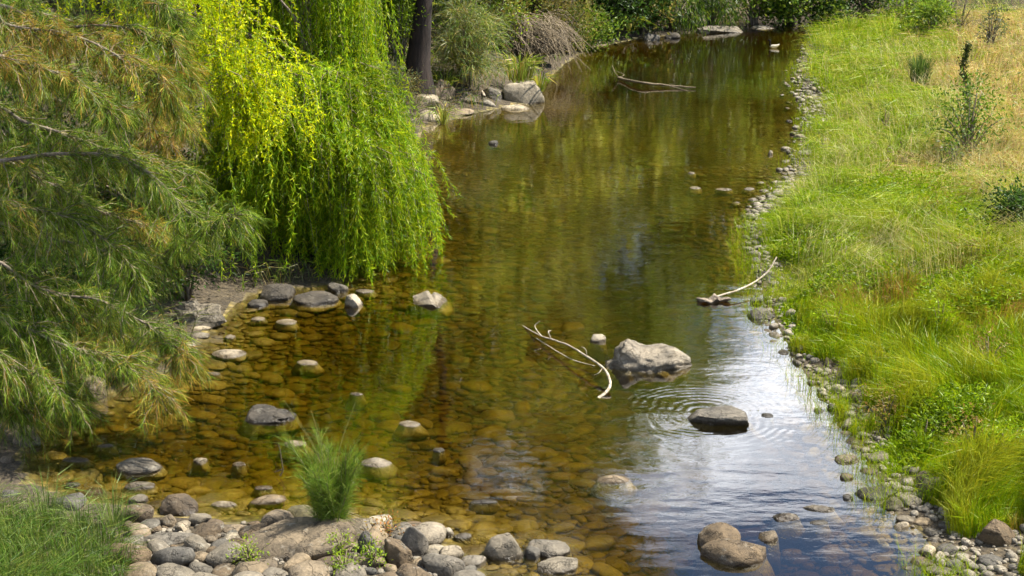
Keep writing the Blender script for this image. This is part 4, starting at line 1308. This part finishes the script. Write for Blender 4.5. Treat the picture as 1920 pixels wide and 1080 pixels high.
sh(1100, 92, 20, 90, 2400, 0.12, GREEN, 'green bush by the water where the reed droops')
sh(660, 90, -120, 150, 3000, 0.10, DKGREEN + GREEN, 'dark leafy bush behind the willow curtain')
sh(800, 30, -140, 160, 3600, 0.12, DKGREEN + OLIVE, 'shaded bush high on the bank behind the dark trunk')
sh(1090, 20, -110, 150, 3200, 0.12, DKGREEN, 'deep green bush high on the bank over the twiggy bush')

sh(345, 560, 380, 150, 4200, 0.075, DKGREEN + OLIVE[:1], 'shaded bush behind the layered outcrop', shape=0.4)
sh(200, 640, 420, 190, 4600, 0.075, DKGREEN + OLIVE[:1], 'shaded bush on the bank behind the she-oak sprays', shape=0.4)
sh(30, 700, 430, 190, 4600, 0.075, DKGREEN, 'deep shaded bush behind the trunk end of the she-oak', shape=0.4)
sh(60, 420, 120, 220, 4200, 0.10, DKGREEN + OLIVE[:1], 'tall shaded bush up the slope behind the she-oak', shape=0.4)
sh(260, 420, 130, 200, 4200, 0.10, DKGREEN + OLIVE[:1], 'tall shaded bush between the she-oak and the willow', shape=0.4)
def tuft(px, yb, h, n, w, pal, label, name='reed_clump', cat='reeds', lean=0.55, spread=0.12, wid=0.012, p=None, mat='grass_blade'):
    p = G(px, yb) if p is None else p
    r = root(name, p, label, cat)
    g = Geo()
    th = rng.uniform(0, 6.28, n)
    out = np.stack([np.cos(th), np.sin(th), 0 * th], 1)
    b = p + out * (rng.random(n)[:, None] * spread)
    L = h * rng.uniform(0.55, 1.1, n)[:, None]; ln = rng.uniform(0.15, 1.0, n)[:, None] * lean
    p1 = b + np.array((0, 0, 1)) * L * 0.6 + out * L * ln * 0.35
    p2 = b + np.array((0, 0, 1)) * L * (0.95 - 0.55 * ln) + out * L * ln
    g.strips(b, p1, p2, perp(out), wid * rng.uniform(0.6, 1.3, n), pick(pal, n), 1.0)
    g.build('blades', mat, r)
    return r
REED = [(0.20, 0.26, 0.03), (0.28, 0.31, 0.05), (0.14, 0.21, 0.03), (0.33, 0.27, 0.07)]
rp = G(975, 180); rp[2] += 0.35
tuft(0, 0, 0.85, 150, 0, REED, 'yellow-green reeds growing on the pale boulder at the point', p=rp + np.array((0, .2, 0)), spread=0.35, lean=0.8, wid=0.03)
rp = G(1012, 190); rp[2] += 0.25
tuft(0, 0, 0.65, 40, 0, REED, 'small reed tuft drooping off the tip of the point', p=rp, spread=0.12, lean=1.1, wid=0.035)
tuft(835, 175, 0.7, 60, 0, REED, 'grass tuft between the tan rock and the grey rock', lean=0.9, spread=0.2, wid=0.025)
tuft(790, 150, 0.9, 60, 0, GREYGREEN + REED, 'pale arching grass at the root of the dark trunk', lean=1.1, spread=0.25, wid=0.025)
tuft(830, 232, 0.6, 50, 0, REED, 'green-grey grass tuft hanging over the flat rocks at the water', lean=1.1, spread=0.15, wid=0.022)
tuft(985, 75, 0.9, 70, 0, REED + [(0.36, 0.24, 0.07)], 'straw-and-green cane clump on top of the dry brush', lean=1.1, spread=0.25, wid=0.03)
rp = G(1170, 74)
tuft(0, 0, 0.8, 26, 0, REED, 'drooping reed frond low over the far water', p=rp + np.array((0.2, 0, 0.25)), lean=1.5, spread=0.1, wid=0.05)
tuft(1130, 72, 0.9, 60, 0, GREEN, 'dark green reed tuft behind the drooping frond', lean=0.9, spread=0.25, wid=0.04)
# dry brush hanging from the hollow bank
bp0 = G(985, 118)
brush = root('dry_brush', bp0, 'tangle of dry grey stems hanging over the hollow bank', 'brush')
g = Geo()
for k in range(230):
    s0 = bp0 + np.array((rng.uniform(-1.1, 0.7), rng.uniform(-0.3, 1.1), rng.uniform(0.5, 1.35)))
    e = s0 + np.array((rng.uniform(-0.2, 1.3), rng.uniform(-0.9, 0.1), rng.uniform(-1.3, -0.3)))
    e[2] = max(e[2], 0.04)
    g.tube(spline([s0, (s0 + e) / 2 + np.array((0.1, -0.1, rng.uniform(0.0, 0.35))), e], 6), np.linspace(0.010, 0.005, 6), 3)
g.build('stems', 'dead_stem', brush)
bm_v, bm_f = rock_shape(4, 5150, 'worn')
mound = link('hollow', make_mesh('hollow', bm_v * np.array((1.15, 0.8, 0.62)) + np.array((0.0, 0.75, 0.55)), None, bm_f, smooth=True), 'earth', brush)
mound.name = 'earth_mound'

# ------------------------------------------------------------------ far bank
FARP = DKGREEN + GREEN
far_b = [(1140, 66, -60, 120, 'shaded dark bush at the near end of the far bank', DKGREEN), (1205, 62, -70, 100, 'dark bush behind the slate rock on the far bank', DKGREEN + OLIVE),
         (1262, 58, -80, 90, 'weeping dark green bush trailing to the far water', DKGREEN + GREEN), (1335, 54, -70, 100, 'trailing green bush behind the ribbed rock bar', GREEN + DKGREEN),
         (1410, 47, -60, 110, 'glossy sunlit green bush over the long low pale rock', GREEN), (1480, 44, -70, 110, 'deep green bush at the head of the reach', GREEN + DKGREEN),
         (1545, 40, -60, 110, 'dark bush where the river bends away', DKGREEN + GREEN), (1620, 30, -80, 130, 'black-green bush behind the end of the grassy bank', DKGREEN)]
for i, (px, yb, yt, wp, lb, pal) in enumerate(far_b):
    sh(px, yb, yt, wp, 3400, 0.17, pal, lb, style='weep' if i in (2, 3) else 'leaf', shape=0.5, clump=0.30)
SUNLEAF = [(0.36, 0.38, 0.06), (0.28, 0.33, 0.05), (0.42, 0.40, 0.09), (0.20, 0.25, 0.04)]  # leaf colours brightened so crowns out of view reflect as if sunlit
far_trees = [(-9.0, 27.0, 14, 3.6, 'tall green tree behind the willow', GREEN + OLIVE), (-6.0, 31.5, 16, 3.8, 'tall olive tree upslope of the dark trunk', OLIVE + GREEN),
             (-3.0, 39.0, 10, 3.2, 'tall tree above the hollow bank', GREEN + OLIVE), (-0.5, 44.5, 12, 3.6, 'tall tree over the twiggy bush', OLIVE + DKGREEN),
             (2.2, 53.0, 17, 4.6, 'tall tree at the near end of the far bank', GREEN + DKGREEN), (6.0, 60.0, 15.5, 4.8, 'tall tree behind the ribbed rock bar', GREEN + OLIVE),
             (10.5, 63.0, 10.5, 4.0, 'tree behind the head of the reach', GREEN + DKGREEN), (15.5, 66.0, 8.5, 4.2, 'tree beyond the river bend', DKGREEN + GREEN),
             (21.5, 66.0, 8, 4.2, 'tree far beyond the end of the grassy bank', DKGREEN), (-12.5, 22.0, 12, 3.6, 'tree on the slope behind the near she-oak', OLIVE + GREEN)]
for x, y, hg, rr, lb, pal in far_trees:
    b = np.array((x, y, H(x, y)))
    tree(lb + ', crown above the view', b, hg, hg * 0.10, rr, rr, 150, 120, 0.42, pal[:2] + SUNLEAF, 0.24, lean=(rng.normal() * 0.5, rng.normal() * 0.5), bark='bark_dark')
# a slim tree whose reflection stands in the sky patch
b = np.array((9.3, 66.0, H(9.3, 66.0)))
tree('slim thin-crowned tree standing over the far bank', b, 20, 11, 1.6, 1.6, 26, 60, 0.34, OLIVE, 0.26, bark='bark_dark')

# ------------------------------------------------------------------ grass of the open bank
def grass_zone():
    gg, gh = Geo(), Geo()
    N = 430000
    Yv = 1 / rng.uniform(1 / 52.0, 1 / 9.0, N)
    xr = right_x(np.minimum(Yv, 47.0))
    span = np.maximum(0.43 * Yv + 2.5 - xr, 2.0)
    x = xr + rng.random(N) * span
    d = river_d(x, Yv)
    P = xy0(x, Yv)
    edge = fbm(P, 1.3, 31, 3)
    keep = (d > 0.20 + (edge - 0.47) * np.where(Yv < 14.5, 3.2, 2.0) + 0.22 * sstep(14.5, 12.0, Yv) + 0.5 * np.exp(-((Yv - 23.5) / 2.6) ** 2) + 0.4 * np.exp(-((Yv - 34) / 3.0) ** 2)) & (d > -0.02)
    x, Yv, d, P = x[keep], Yv[keep], d[keep], P[keep]
    z = height(x, Yv, d)
    n = len(x)
    b = np.stack([x, Yv, z - 0.02], 1)
    cl = fbm(P, 0.55, 41, 3); c2 = fbm(P, 1.9, 43, 2); c3 = fbm(P, 0.35, 47, 2)
    lush = 1 - sstep(16.5, 22.0, Yv + (cl - 0.5) * 8)              # short green sward near, long grass beyond
    dry = sstep(0.0, 1.0, (d - 2.5) / 1.6 + (c3 - 0.5) * 2.4) * sstep(19, 24, Yv)
    hgt = (0.30 + 0.36 * c2) * lush + (0.34 + 0.34 * c2) * (1 - lush)
    hgt *= np.where(Yv > 27, 1.0, sstep(0.0, 0.7, d) * 0.6 + 0.4)
    tus = fbm(P, 2.6, 57, 2)
    hgt *= rng.uniform(0.5, 1.3, n) * (1 - 0.35 * dry) * np.clip(0.25 + 2.1 * (tus - 0.22), 0.2, 2.0)
    # clumps lean together
    ang = fbm(P, 0.8, 51, 2) * 14.0 + rng.normal(size=n) * 0.7
    out = np.stack([np.cos(ang), np.sin(ang), 0 * ang], 1)
    out[:, 0] -= 0.35 * (1 - lush)
    out = norm(out)
    lean = np.clip(rng.normal(0.45, 0.2, n) * lush + rng.normal(0.95, 0.25, n) * (1 - lush), 0.1, 1.5)
    L = hgt[:, None]; ln = lean[:, None]
    p1 = b + np.array((0, 0, 1)) * L * 0.62 + out * L * ln * 0.33
    p2 = b + np.array((0, 0, 1)) * L * np.clip(1.0 - 0.42 * ln, 0.25, 1) + out * L * ln
    ga = pick([(0.175, 0.285, 0.004), (0.23, 0.335, 0.004), (0.10, 0.19, 0.004), (0.31, 0.33, 0.006)], n)
    gb = pick([(0.20, 0.31, 0.006), (0.27, 0.36, 0.012), (0.12, 0.215, 0.005), (0.38, 0.39, 0.06)], n)
    gc = pick([(0.58, 0.44, 0.19), (0.64, 0.50, 0.25), (0.46, 0.34, 0.12), (0.42, 0.24, 0.11), (0.30, 0.32, 0.06)], n)
    mixb = np.clip((1 - lush) * 1.1 - 0.1 + (c2 - 0.5) * 0.7, 0, 1)
    sel = rng.random(n)
    col = np.where((sel < mixb)[:, None], gb, ga)
    yel = (lush * np.maximum(sstep(0.50, 0.62, cl), 0.8 * sstep(0.55, 0.7, tus)))[:, None]                     # yellowing and reddish patches in the sward
    col = col * (1 - 0.5 * yel) + 0.5 * yel * np.array((0.36, 0.30, 0.03))
    red = (lush * sstep(0.60, 0.72, fbm(P, 1.1, 63, 3)) * (rng.random(n) < 0.5))[:, None]
    col = col * (1 - red) + red * np.array((0.34, 0.19, 0.05))
    col = np.where((rng.random(n) < dry * 0.8)[:, None], gc, col)
    w = np.clip(Yv * 0.00030, 0.004, 0.011) * rng.uniform(0.7, 1.4, n)
    side = perp(norm(p2 - b))
    gg.strips(b, p1, p2, side, w, col, 0.9)
    # broad-leaved herbs low along the shore
    M = 130000
    Yh = 1 / rng.uniform(1 / 23.0, 1 / 12.0, M)
    xh = right_x(Yh) + np.abs(rng.normal(0.0, 1.9, M)) + 0.1
    dh = river_d(xh, Yh); Ph = xy0(xh, Yh)
    k = (dh > 0.15) & (fbm(Ph, 0.9, 61, 2) > 0.43 + 0.2 * sstep(16.5, 14.5, Yh) * 1.0) & (xh < 0.43 * Yh + 2)
    xh, Yh, dh = xh[k], Yh[k], dh[k]
    m = len(xh)
    zb = height(xh, Yh, dh) + rng.uniform(0.03, 0.42, m) * sstep(0.1, 0.9, dh)
    bb = np.stack([xh, Yh, zb], 1)
    dd = rng.normal(size=(m, 3)) * np.array((1, 1, 0.5)) + np.array((0, 0, 0.3))
    gh.leaves(bb, dd, rng.uniform(0.04, 0.085, m), rng.uniform(0.014, 0.028, m), pick([(0.14, 0.235, 0.005), (0.19, 0.285, 0.006), (0.085, 0.155, 0.005), (0.24, 0.32, 0.008)], m))
    # sparse sedge standing in the gravel and the water's edge
    E = 9000
    Ye = 1 / rng.uniform(1 / 40.0, 1 / 10.5, E)
    xe = right_x(Ye) + rng.normal(0.10, 0.30, E)
    de = river_d(xe, Ye)
    k = (de > -0.30) & (de < 0.8) & (fbm(xy0(xe, Ye), 1.7, 87, 2) > 0.45); xe, Ye, de = xe[k], Ye[k], de[k]
    m = len(xe)
    be = np.stack([xe, Ye, height(xe, Ye, de) - 0.01], 1)
    ae = rng.uniform(0, 6.28, m); oe = np.stack([np.cos(ae), np.sin(ae), 0 * ae], 1)
    Le = rng.uniform(0.10, 0.30, m)[:, None] + np.maximum(-be[:, 2:3], 0)
    gg.strips(be, be + np.array((0, 0, 0.6)) * Le + oe * Le * 0.15, be + np.array((0, 0, 0.95)) * Le + oe * Le * 0.5, perp(oe), np.clip(Ye * 0.0003, 0.004, 0.01), pick([(0.22, 0.32, 0.006), (0.30, 0.36, 0.01), (0.16, 0.25, 0.006)], m), 0.9)
    # seed heads: thin pale culms above the long grass
    S = 13000
    Ys = 1 / rng.uniform(1 / 50.0, 1 / 17.5, S)
    xs = right_x(np.minimum(Ys, 47)) + 0.3 + rng.random(S) * np.maximum(0.43 * Ys + 2 - right_x(np.minimum(Ys, 47)), 1)
    ds = river_d(xs, Ys)
    k = (ds > 0.5) & (fbm(xy0(xs, Ys), 0.5, 71, 2) > 0.44); xs, Ys, ds = xs[k], Ys[k], ds[k]
    m = len(xs)
    bs_ = np.stack([xs, Ys, height(xs, Ys, ds)], 1)
    an = fbm(xy0(xs, Ys), 0.8, 51, 2) * 14 + rng.normal(size=m) * 0.8
    oo = np.stack([np.cos(an), np.sin(an), 0 * an], 1)
    Ls = rng.uniform(0.45, 0.95, m)[:, None]
    gg.strips(bs_, bs_ + np.array((0, 0, 0.65)) * Ls + oo * Ls * 0.2, bs_ + np.array((0, 0, 0.9)) * Ls + oo * Ls * 0.6, perp(oo), np.clip(Ys * 0.00020, 0.003, 0.007), pick([(0.50, 0.46, 0.22), (0.42, 0.40, 0.16), (0.36, 0.28, 0.14)], m), 1.0)
    return gg, gh
gg, gh = grass_zone()
tag(gg.build('grass', 'grass_blade'), 'long green and straw grass covering the open bank', 'grass', kind='stuff')
tag(gh.build('undergrowth', 'leaf'), 'low bright broadleaf herbs along the grassy shore', 'herbs', kind='stuff')
# litter and grass on the wooded bank
def left_grass():
    g = Geo()
    N = 60000
    Yv = 1 / rng.uniform(1 / 60.0, 1 / 14.5, N)
    x = rng.uniform(-0.46, 0.12, N) * Yv + np.where(Yv > 48, rng.uniform(0, 8, N), 0)
    d = river_d(x, Yv)
    k = (d > 0.15) & (x < right_x(np.minimum(Yv, 47)) - 1) & (fbm(xy0(x, Yv), 0.7, 81, 2) > 0.42)
    x, Yv, d = x[k], Yv[k], d[k]; n = len(x)
    b = np.stack([x, Yv, height(x, Yv, d) - 0.02], 1)
    an = rng.uniform(0, 6.28, n); out = np.stack([np.cos(an), np.sin(an), 0 * an], 1)
    L = rng.uniform(0.2, 0.6, n)[:, None]
    g.strips(b, b + np.array((0, 0, .6)) * L + out * L * 0.3, b + np.array((0, 0, .65)) * L + out * L * 0.85, perp(out), Yv * 0.0005, pick(GREYGREEN + GREEN + OLIVE + [(0.25, 0.2, 0.1)], n), 1)
    return g
tag(left_grass().build('undergrowth', 'grass_blade'), 'mixed grass and litter under the trees of the wooded bank', 'undergrowth', kind='stuff')
# grass in the lower corner
def corner_grass():
    g = Geo()
    P = [(-120, 955), (60, 965), (150, 985), (215, 1000), (250, 1050), (235, 1130), (-120, 1250)]
    n = 6500; pts = []
    while len(pts) < n:
        px, py = rng.uniform(-160, 260), rng.uniform(950, 1230)
        if in_poly(px, py, P): pts.append(Z0(px, py, 0.12)[:2])
    pts = np.array(pts); x, y = pts.T
    b = np.stack([x, y, np.maximum(height(x, y), -0.02) - 0.01], 1)
    cl = fbm(xy0(x, y), 1.6, 91, 2)
    an = fbm(xy0(x, y), 1.8, 93, 2) * 16 + rng.normal(size=n) * 0.8; out = np.stack([np.cos(an), np.sin(an), 0 * an], 1)
    L = (rng.uniform(0.15, 0.5, n) * (0.5 + cl))[:, None]
    ln = rng.uniform(0.2, 0.9, n)[:, None]
    g.strips(b, b + np.array((0, 0, .62)) * L + out * L * ln * 0.3, b + np.array((0, 0, 1)) * L * (1 - 0.45 * ln) + out * L * ln, perp(out), rng.uniform(0.004, 0.007, n), pick([(0.075, 0.14, 0.018), (0.11, 0.175, 0.025), (0.05, 0.10, 0.015), (0.16, 0.19, 0.04)], n), 0.9)
    return g
tag(corner_grass().build('grass', 'grass_blade'), 'green grass spilling over the stones in the near corner', 'grass', kind='stuff')
for px, yb, hh, lb in [(90, 985, 0.62, 'tall fine grass clump behind the corner grass'), (215, 985, 0.55, 'arching grass clump at the edge of the cobble bar'), (150, 1010, 0.5, 'dense grass clump in the middle of the corner grass')]:
    tuft(px, yb, hh, 130, 0, [(0.12, 0.19, 0.04), (0.17, 0.23, 0.06), (0.09, 0.15, 0.03)], lb, name='grass_clump', cat='grass', lean=0.75, spread=0.12, wid=0.0055)

# ------------------------------------------------------------------ the seedling on the slab
sp_ = G(625, 1003); sp_[2] = max(sp_[2], 0.0) + 0.10
seed = root('she_oak_seedling', sp_, 'bushy green she-oak seedling growing from the great slab at the water', 'plant')
gs, gn = Geo(), Geo()
for k in range(48):
    th = rng.uniform(0, 6.28); ln = rng.uniform(0.35, 0.88)
    out = np.array((math.cos(th), math.sin(th), 0)) * rng.uniform(0.05, 0.48)
    b = sp_ + np.array((rng.normal() * 0.07, rng.normal() * 0.05, -0.05))
    n = 8; t_ = np.linspace(0, 1, n)[:, None]
    st = b + out * ln * t_ ** 1.4 + np.array((0, 0, 1)) * ln * t_
    gs.tube(st, np.linspace(0.006, 0.002, n), 4)
    m = 230
    u = rng.uniform(0.10, 1, m) * (n - 1.001); i = u.astype(int); f_ = (u - i)[:, None]
    bp_ = st[i] * (1 - f_) + st[i + 1] * f_
    needle_brush(gn, bp_, np.array((0, 0, 0.9)) + out * 1.2 + 0 * bp_, rng.uniform(0.10, 0.24, m), rng.uniform(0.002, 0.0038, m), pick([(0.12, 0.21, 0.02), (0.17, 0.25, 0.03), (0.085, 0.16, 0.02), (0.22, 0.27, 0.05)], m) * (0.8 + 0.4 * rng.random()), 0.10, 0.45)
for k in range(40):                # dead straw at the foot
    th = rng.uniform(0, 6.28); o_ = np.array((math.cos(th), math.sin(th), 0)); ln = rng.uniform(0.12, 0.3)
    b = sp_ + o_ * 0.05 + np.array((0, 0, -0.06))
    gs.tube([b, b + o_ * ln * 0.5 + np.array((0, 0, ln * 0.45)), b + o_ * ln + np.array((0, 0, ln * 0.1))], (0.004, 0.003, 0.0015), 3)
gs.build('stem', 'dead_stem', seed); gn.build('foliage', 'needle', seed)
g = Geo()
for k in range(9):
    th = rng.uniform(0, 6.28); o_ = np.array((math.cos(th), math.sin(th) * 0.6, 0))
    ln = rng.uniform(0.7, 1.25)
    g.tube(spline([sp_, sp_ + o_ * 0.10 * ln + np.array((0, 0, ln * 0.6)), sp_ + o_ * 0.32 * ln + np.array((0, 0, ln))], 8), np.linspace(0.004, 0.0018, 8), 3, (0.33, 0.32, 0.12))
g.build('flower_stalk', 'grass_blade', seed)
# small weeds between cobbles
for i, (px, py, lb) in enumerate([(468, 1062, 'tiny yellow-green weed between cobbles before the great slab'), (640, 1045, 'bright little weed at the foot of the seedling'), (700, 1062, 'small bright weed beside the dark upright stone'), (645, 1078, 'small grassy weed at the end of the long oval stone'), (720, 1010, 'rusty orange weed by the pale mottled stone')]):
    pal = [(0.25, 0.33, 0.02), (0.18, 0.28, 0.02)] if i < 4 else [(0.35, 0.15, 0.04), (0.30, 0.22, 0.04)]
    p = G(px, py); p[2] += 0.04
    shrub('weed', lb, 'weed', p, 0.16, 0.13, 0.11, 240, 0.035, pal, 'leaf', 6, shape=0.4, stem_mat='dead_stem')

# ------------------------------------------------------------------ bushes and weeds on the open bank
GB = [(0.08, 0.13, 0.03), (0.11, 0.17, 0.04), (0.055, 0.10, 0.025)]
p = G(1722, 172)
tuft(0, 0, 1.0, 420, 0, GB, 'upright dark green broom-like bush alone in the pale grass', name='broom_bush', cat='bush', p=p, lean=0.28, spread=0.22, wid=0.018)
sh(1812, 300, 170, 150, 1500, 0.075, [(0.12, 0.21, 0.02), (0.16, 0.25, 0.03), (0.08, 0.15, 0.02)], 'sprawling green weed bush around the tall seed stalk', name='weed_bush', cat='bush', clump=0.34)
sh(1905, 455, 370, 95, 1800, 0.075, DKGREEN, 'dark green bush at the outer edge of the grass', name='dark_bush', cat='bush', clump=0.33)
sh(1708, 42, -30, 110, 2400, 0.17, GREEN + LIME[:2], 'leafy light green bush at the crest of the grassy bank', name='leafy_bush', cat='bush', shape=0.3)
sh(1745, 70, 15, 90, 1500, 0.13, GREEN, 'low green bush below the leafy one on the crest', name='leafy_bush', cat='bush', shape=0.35)
sh(1800, 62, -20, 80, 1300, 0.14, OLIVE + [(0.2, 0.15, 0.06)], 'brownish open bush on the crest beside straw grass', name='brown_bush', cat='bush', style='needle')
sh(1862, 25, -40, 90, 1500, 0.22, GREEN, 'spiky green bush at the crest above the straw grass', name='spiky_bush', cat='bush', style='needle')
sh(1855, 95, 20, 40, 420, 0.09, GREYGREEN, 'slim grey-green weed standing in the straw grass', name='tall_weed', cat='weed', clump=0.2)
sh(1785, 330, 270, 60, 700, 0.06, GREYGREEN + GREEN, 'small grey-green weed below the tall seed stalk', name='weed_bush', cat='bush')
sh(1690, 330, 290, 50, 500, 0.06, OLIVE + [(0.17, 0.12, 0.10)], 'purplish seeding weed in the middle of the long grass', name='seeding_weed', cat='weed')
WEEDS = [(1560, 640, 0, 'leafy green weed where the herbs lean over the sky reflection'), (1640, 700, 2, 'dull green weed uphill of the lone grey stone'),
         (1760, 640, 0, 'leafy green weed in the broad sward below the dark green bush'), (1850, 700, 1, 'reddish weed near the outer edge of the lush sward'),
         (1730, 850, 2, 'dull green weed behind the brown rounded shore stone'), (1820, 860, 1, 'reddish weed above the grey angular rock'),
         (1890, 900, 0, 'leafy green weed above the large cleft boulder'), (1660, 800, 1, 'reddish weed at the gravel edge below the lone grey stone'),
         (1580, 520, 0, 'leafy green weed uphill of the leaning pale branch'), (1700, 540, 2, 'dull green weed in the middle of the bank'),
         (1820, 520, 1, 'brown seeding weed below the dark green bush'), (1600, 400, 2, 'dull green weed in long grass level with the gravel spit'),
         (1660, 250, 2, 'dull green weed in long grass below the broom-like bush'), (1760, 420, 1, 'brown seeding weed between the spit and the dark green bush'),
         (1880, 280, 1, 'brown seeding weed in straw grass beside the sprawling bush'), (1640, 160, 2, 'dull green weed in the pale grass upstream'),
         (1850, 160, 1, 'brown weed in straw grass just past the tall seed stalk'), (1902, 190, 1, 'brown weed at the outer edge of the straw grass'),
         (1880, 345, 1, 'brown weed in straw grass above the dark green bush'), (1790, 130, 1, 'brown weed between the broom-like bush and the seed stalk'),
         (1760, 230, 2, 'dull green weed between the broom-like bush and the sprawling bush'), (1845, 400, 1, 'brown weed beside the dark green bush')]
for px, py, i, lb in WEEDS:
    p = G(px, py)
    pal = [[(0.20, 0.32, 0.008), (0.27, 0.37, 0.01)], [(0.30, 0.19, 0.06), (0.24, 0.22, 0.05)], [(0.10, 0.17, 0.015), (0.14, 0.21, 0.02)]][i]
    shrub('weed', lb, 'weed', p, rng.uniform(0.3, 0.55), rng.uniform(0.15, 0.32), 0.22, 420, 0.05, pal, 'leaf', 5, clump=0.3, shape=0.35, stem_mat='dead_stem')
# tall seed stalk
p = G(1818, 250); s = mpp(p)
r = root('dock_stalk', p, 'tall dark seed stalk rising above the sprawling weed bush', 'weed')
g = Geo(); c = spline([p, W(1815, 190, p[1]), W(1806, 130, p[1]), W(1816, 84, p[1])], 24)
g.tube(c, np.linspace(0.016, 0.006, 24), 5); g.build('stem', 'dead_stem', r)
g = Geo()
k = rng.integers(13, 24, 500)
g.leaves(c[k] + rng.normal(size=(500, 3)) * 0.035, rng.normal(size=(500, 3)) + np.array((0, 0, .5)), rng.uniform(0.03, 0.06, 500), 0.03, pick([(0.05, 0.08, 0.02), (0.07, 0.09, 0.025), (0.04, 0.05, 0.02)], 500))
tag(g.build('seed_head', 'leaf', r), kind='stuff')
g = Geo()
k = rng.integers(1, 14, 160)
g.leaves(c[k], rng.normal(size=(160, 3)) * np.array((1, 1, 0.4)) + np.array((0, 0, .2)), rng.uniform(0.08, 0.18, 160), 0.045, pick(GB, 160))
g.build('leaf', 'leaf', r)
